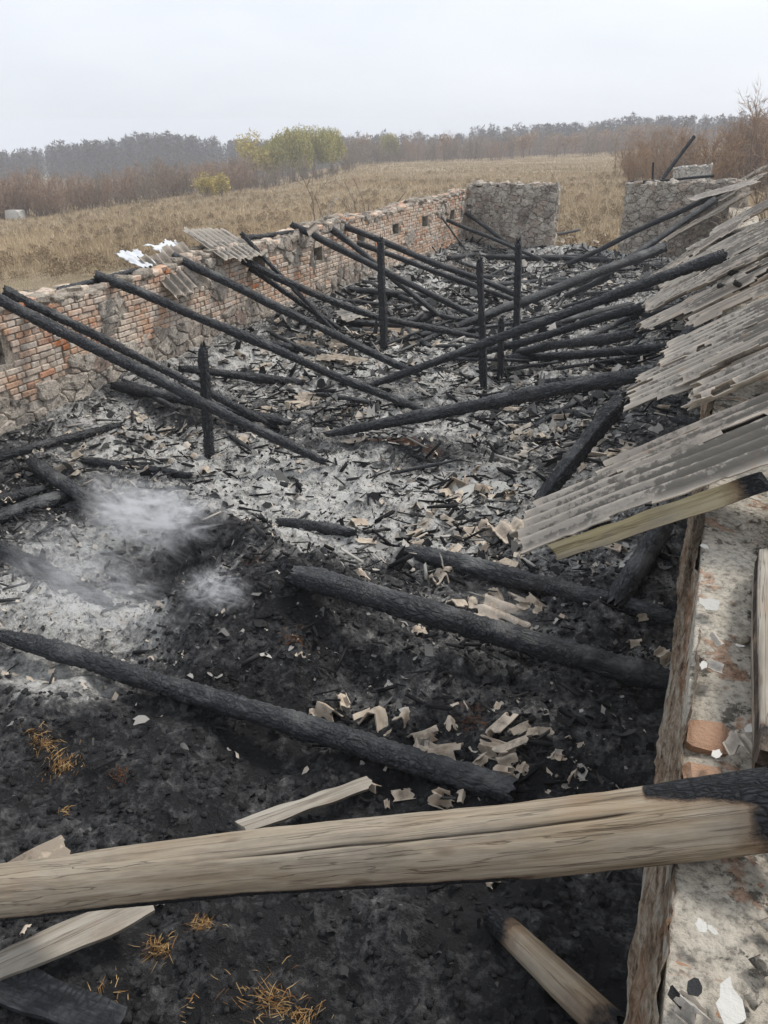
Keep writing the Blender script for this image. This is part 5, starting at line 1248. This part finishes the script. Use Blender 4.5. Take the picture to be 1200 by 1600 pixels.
# ---- forest: trees past counting, in mist
def tmpl(seed, h, w_, n, leaf, pine):
    g = np.random.default_rng(seed); tri = []
    for k in range(2): a = k*1.5; s = np.array([math.cos(a), math.sin(a), 0])*.18; tri.append([-s, s, np.array([0, 0, h*.9])])
    for _ in range(n):
        t = g.random(); z = h*(.12+.88*t) if pine else h*(.08+.92*t); R = w_*(1-t*.75) if pine else w_*math.sqrt(max(.05, 1-((t-.45)/.6)**2))
        a = g.uniform(0, 6.28); r = R*math.sqrt(g.random()); c = np.array([math.cos(a)*r, math.sin(a)*r, z])
        l = leaf*g.uniform(.5, 1.2); d1 = g.normal(0, 1, 3); d2 = g.normal(0, 1, 3); d1[2] = abs(d1[2])+(0 if pine else .4); d1 /= np.linalg.norm(d1); d2 /= np.linalg.norm(d2)
        tri.append([c-d2*l*.35, c+d2*l*.35, c+d1*l*1.3])
    return np.array(tri)
def forest(name, label, sites, tm, mat, hs):
    P = []
    g = np.random.default_rng(len(sites))
    for k, (p, h) in enumerate(sites):
        t = tm[g.integers(len(tm))]; a = g.uniform(0, 6.28); s = h/14.0
        R = np.array([[math.cos(a), -math.sin(a), 0], [math.sin(a), math.cos(a), 0], [0, 0, 1]])*s
        P.append((t.reshape(-1, 3) @ R.T + np.array(p)).reshape(-1, 3))
    V = np.concatenate(P); o = link(name, npmesh(name, V, np.arange(len(V)).reshape(-1, 3)), mat); tag(o, label, 'forest', None, 'stuff')
TM = [tmpl(i, 14, 3.1, 210, 1.0, i % 2 == 0) for i in range(6)]
TOPV = ([-400, 0, 60, 150, 250, 330, 420, 520, 560, 650, 720, 800, 860, 930, 970, 1000, 1080, 1200, 1700], [246, 237, 230, 223, 215, 217, 221, 221, 217, 211, 211, 204, 200, 192, 185, 181, 186, 188, 190])
sites_ = []
for k in range(1700):
    u = rr.uniform(-260, 1460); d = rr.uniform(370, 520); p = site(u, d); v = np.interp(u, *TOPV) + rr.uniform(-4, 16) - (7 if rr.random() < .07 else 0) + 3*math.sin(u*.021)
    dr = ray(u, v); top = HCAM + dr.z/math.hypot(dr.x, dr.y)*d; h = min(max(top-p.z, 7), 26)
    sites_.append((p, h))
forest('forest', 'misty dark wood closing the horizon behind the field', sites_, TM, M_FOREST, None)
sites_ = []
for k in range(330):
    u = rr.uniform(540, 1250); d = rr.uniform(290, 350); p = site(u, d); v = np.interp(u, *TOPV) + rr.uniform(12, 24)
    dr = ray(u, v); top = HCAM + dr.z/math.hypot(dr.x, dr.y)*d; h = min(max(top-p.z, 5), 16); sites_.append((p, h))
forest('forest', 'russet autumn wood in front of the dark wood on the rise', sites_, TM[1::2], M_FRUST, None)

WD = [tmpl(40+i, 14, 8.0, 110, 2.6, False) for i in range(4)]
sites_ = []
for k in range(2600):
    u = rr.uniform(-200, 1350); d = 30*(230/30)**rr.random(); p = site(u, d)
    if -9.5 < p.x < 3 and p.y < 27: continue
    if float(fbm(np.array([p.x*.03]), np.array([p.y*.03]), 4, 77)[0]) < .02: continue
    sites_.append((p, rr.uniform(.18, .5)))
forest('weeds', 'rough brown weeds standing in patches over the field', sites_, WD, M_WEED, None)
# ---- dry grass
def grass(n, d0, d1, az0, az1, hh, seed, keep=None):
    g = np.random.default_rng(seed); t = g.random(n); d = d0*(d1/d0)**t; az = g.uniform(az0, az1, n)
    z = ground(az, d); a = np.radians(az) - YAW; x = d*np.sin(a); y = d*np.cos(a)
    k = ~((x > -8.2) & (x < 1.2) & (y > -3) & (y < 26.2)); x, y, z, d = x[k], y[k], z[k], d[k]; n = len(x)
    cl = fbm(x*.09, y*.09, 4, 31)*.5+.5; cl2 = fbm(x*.5, y*.5, 3, 33)*.5+.5
    near = np.clip((d-27)/14, .18, 1)      # mown strip beside the wall
    h = hh*g.uniform(.4, 1.2, n)*(.35+1.2*cl*cl2*1.6)*near; wd = .004+.0006*d*g.uniform(.6, 1.3, n)
    b = g.uniform(0, 6.28, n); lean = g.normal(0, .35, n)*h
    V = np.zeros((n, 3, 3)); V[:, 0] = np.stack([x-np.cos(b)*wd, y-np.sin(b)*wd, z-.05], -1); V[:, 1] = np.stack([x+np.cos(b)*wd, y+np.sin(b)*wd, z-.05], -1)
    V[:, 2] = np.stack([x+lean, y+g.normal(0, .3, n)*h, z+h], -1)
    tone = np.clip(.12 + .45*cl + .35*g.random(n) + .18*near - .12, 0, 1)
    return npmesh('grass', V.reshape(-1, 3), np.arange(n*3).reshape(-1, 3), False, {'tone': np.repeat(tone, 3)})
o = link('grass', grass(480000, 11, 260, -50, 50, .34, 4), M_GRASS); tag(o, 'dry tan grass covering the field outside the walls', 'grass', None, 'stuff')

# ------------------------------------------------------------------ smoke and haze
def volume_mat(name, build):
    m_ = bpy.data.materials.new(name); m_.use_nodes = True; n_ = m_.node_tree; n_.nodes.clear()
    o_ = n_.nodes.new('ShaderNodeOutputMaterial'); v_ = n_.nodes.new('ShaderNodeVolumePrincipled'); n_.links.new(v_.outputs[0], o_.inputs['Volume']); build(n_, v_); return m_
def smoke_build(dens, scale, seed):
    def f(n_, v_):
        v_.inputs['Color'].default_value = (.97, .98, 1.0, 1); v_.inputs['Anisotropy'].default_value = .2
        t = n_.nodes.new('ShaderNodeTexCoord'); g_ = n_.nodes.new('ShaderNodeTexNoise'); g_.inputs['Scale'].default_value = scale; g_.inputs['Detail'].default_value = 5; g_.inputs['Roughness'].default_value = .6; g_.inputs['Distortion'].default_value = 2.6
        mp_ = n_.nodes.new('ShaderNodeMapping'); mp_.inputs['Location'].default_value = (seed, 0, 0); n_.links.new(t.outputs['Object'], mp_.inputs[0]); n_.links.new(mp_.outputs[0], g_.inputs['Vector'])
        ln = n_.nodes.new('ShaderNodeVectorMath'); ln.operation = 'LENGTH'; n_.links.new(t.outputs['Object'], ln.inputs[0])
        mr = n_.nodes.new('ShaderNodeMapRange'); mr.inputs[1].default_value = 1.0; mr.inputs[2].default_value = .15; mr.interpolation_type = 'SMOOTHSTEP'; n_.links.new(ln.outputs['Value'], mr.inputs[0])
        m2 = n_.nodes.new('ShaderNodeMapRange'); m2.inputs[1].default_value = .50; m2.inputs[2].default_value = .68; n_.links.new(g_.outputs['Fac'], m2.inputs[0])
        mu = n_.nodes.new('ShaderNodeMath'); mu.operation = 'MULTIPLY'; n_.links.new(mr.outputs[0], mu.inputs[0]); n_.links.new(m2.outputs[0], mu.inputs[1])
        mu2 = n_.nodes.new('ShaderNodeMath'); mu2.operation = 'MULTIPLY'; mu2.inputs[1].default_value = dens; n_.links.new(mu.outputs[0], mu2.inputs[0]); n_.links.new(mu2.outputs[0], v_.inputs['Density'])
    return f
def smoke(label, c, r3, dens, scale, seed, rz=0.0):
    bm = bmesh.new(); bmesh.ops.create_icosphere(bm, subdivisions=3, radius=1.05); me = bpy.data.meshes.new('smoke'); bm.to_mesh(me); bm.free()
    o = link('smoke', me, volume_mat('smoke', smoke_build(dens, scale, seed))); o.location = c; o.scale = r3; o.rotation_euler = (0, 0, rz)
    return tag(o, label, 'smoke', None, 'stuff')
def puff(label, u0, v0, u1, v1, wd, ht, dens, seed):
    """a drifting plume from the hot spot (u0, v0) on the floor towards (u1, v1)"""
    a_, b_ = G(u0, v0, .08), G(u1, v1, .34); m_ = (a_+b_)/2
    o = smoke(label, m_, ((b_-a_).length*.62, wd, ht), dens, 2.1, seed)
    o.rotation_euler = frame_of(a_, b_).to_euler(); return o
puff('white smoke drifting from the rim of the pit in the ash', 355, 830, 150, 838, .42, .34, 17, 2.0)
puff('second layer of white smoke curling low over the pit', 300, 880, 150, 800, .42, .32, 12, 5.0)
puff('small bright wisp of smoke rising at the black mound', 392, 945, 290, 975, .20, .20, 22, 7.0)
puff('thin smoke veil trailing over the pale ash beside the pit', 300, 985, 20, 930, .50, .30, 5, 11.0)
puff('bluish smoke hanging over the charred log with its tip in the ash', 230, 905, 40, 880, .40, .30, 6, 21.0)
puff('faint bluish smoke over the thick cracked log', 860, 1010, 700, 975, .30, .2, 2.5, 15.0)

def haze_build(n_, v_):
    v_.inputs['Color'].default_value = (.90, .93, 1.0, 1); v_.inputs['Density'].default_value = .00095; v_.inputs['Anisotropy'].default_value = .1
bm = bmesh.new(); bmesh.ops.create_cube(bm, size=1.0)
me = bpy.data.meshes.new('haze'); bm.to_mesh(me); bm.free()
zlo, zhi = -20.5, 16.0
o = link('haze', me, volume_mat('haze', haze_build)); o.scale = (1640, 1640, zhi-zlo); o.location = (0, 0, (zhi+zlo)/2); o['kind'] = 'stuff'
o['label'] = 'pale autumn haze in the air over the field'
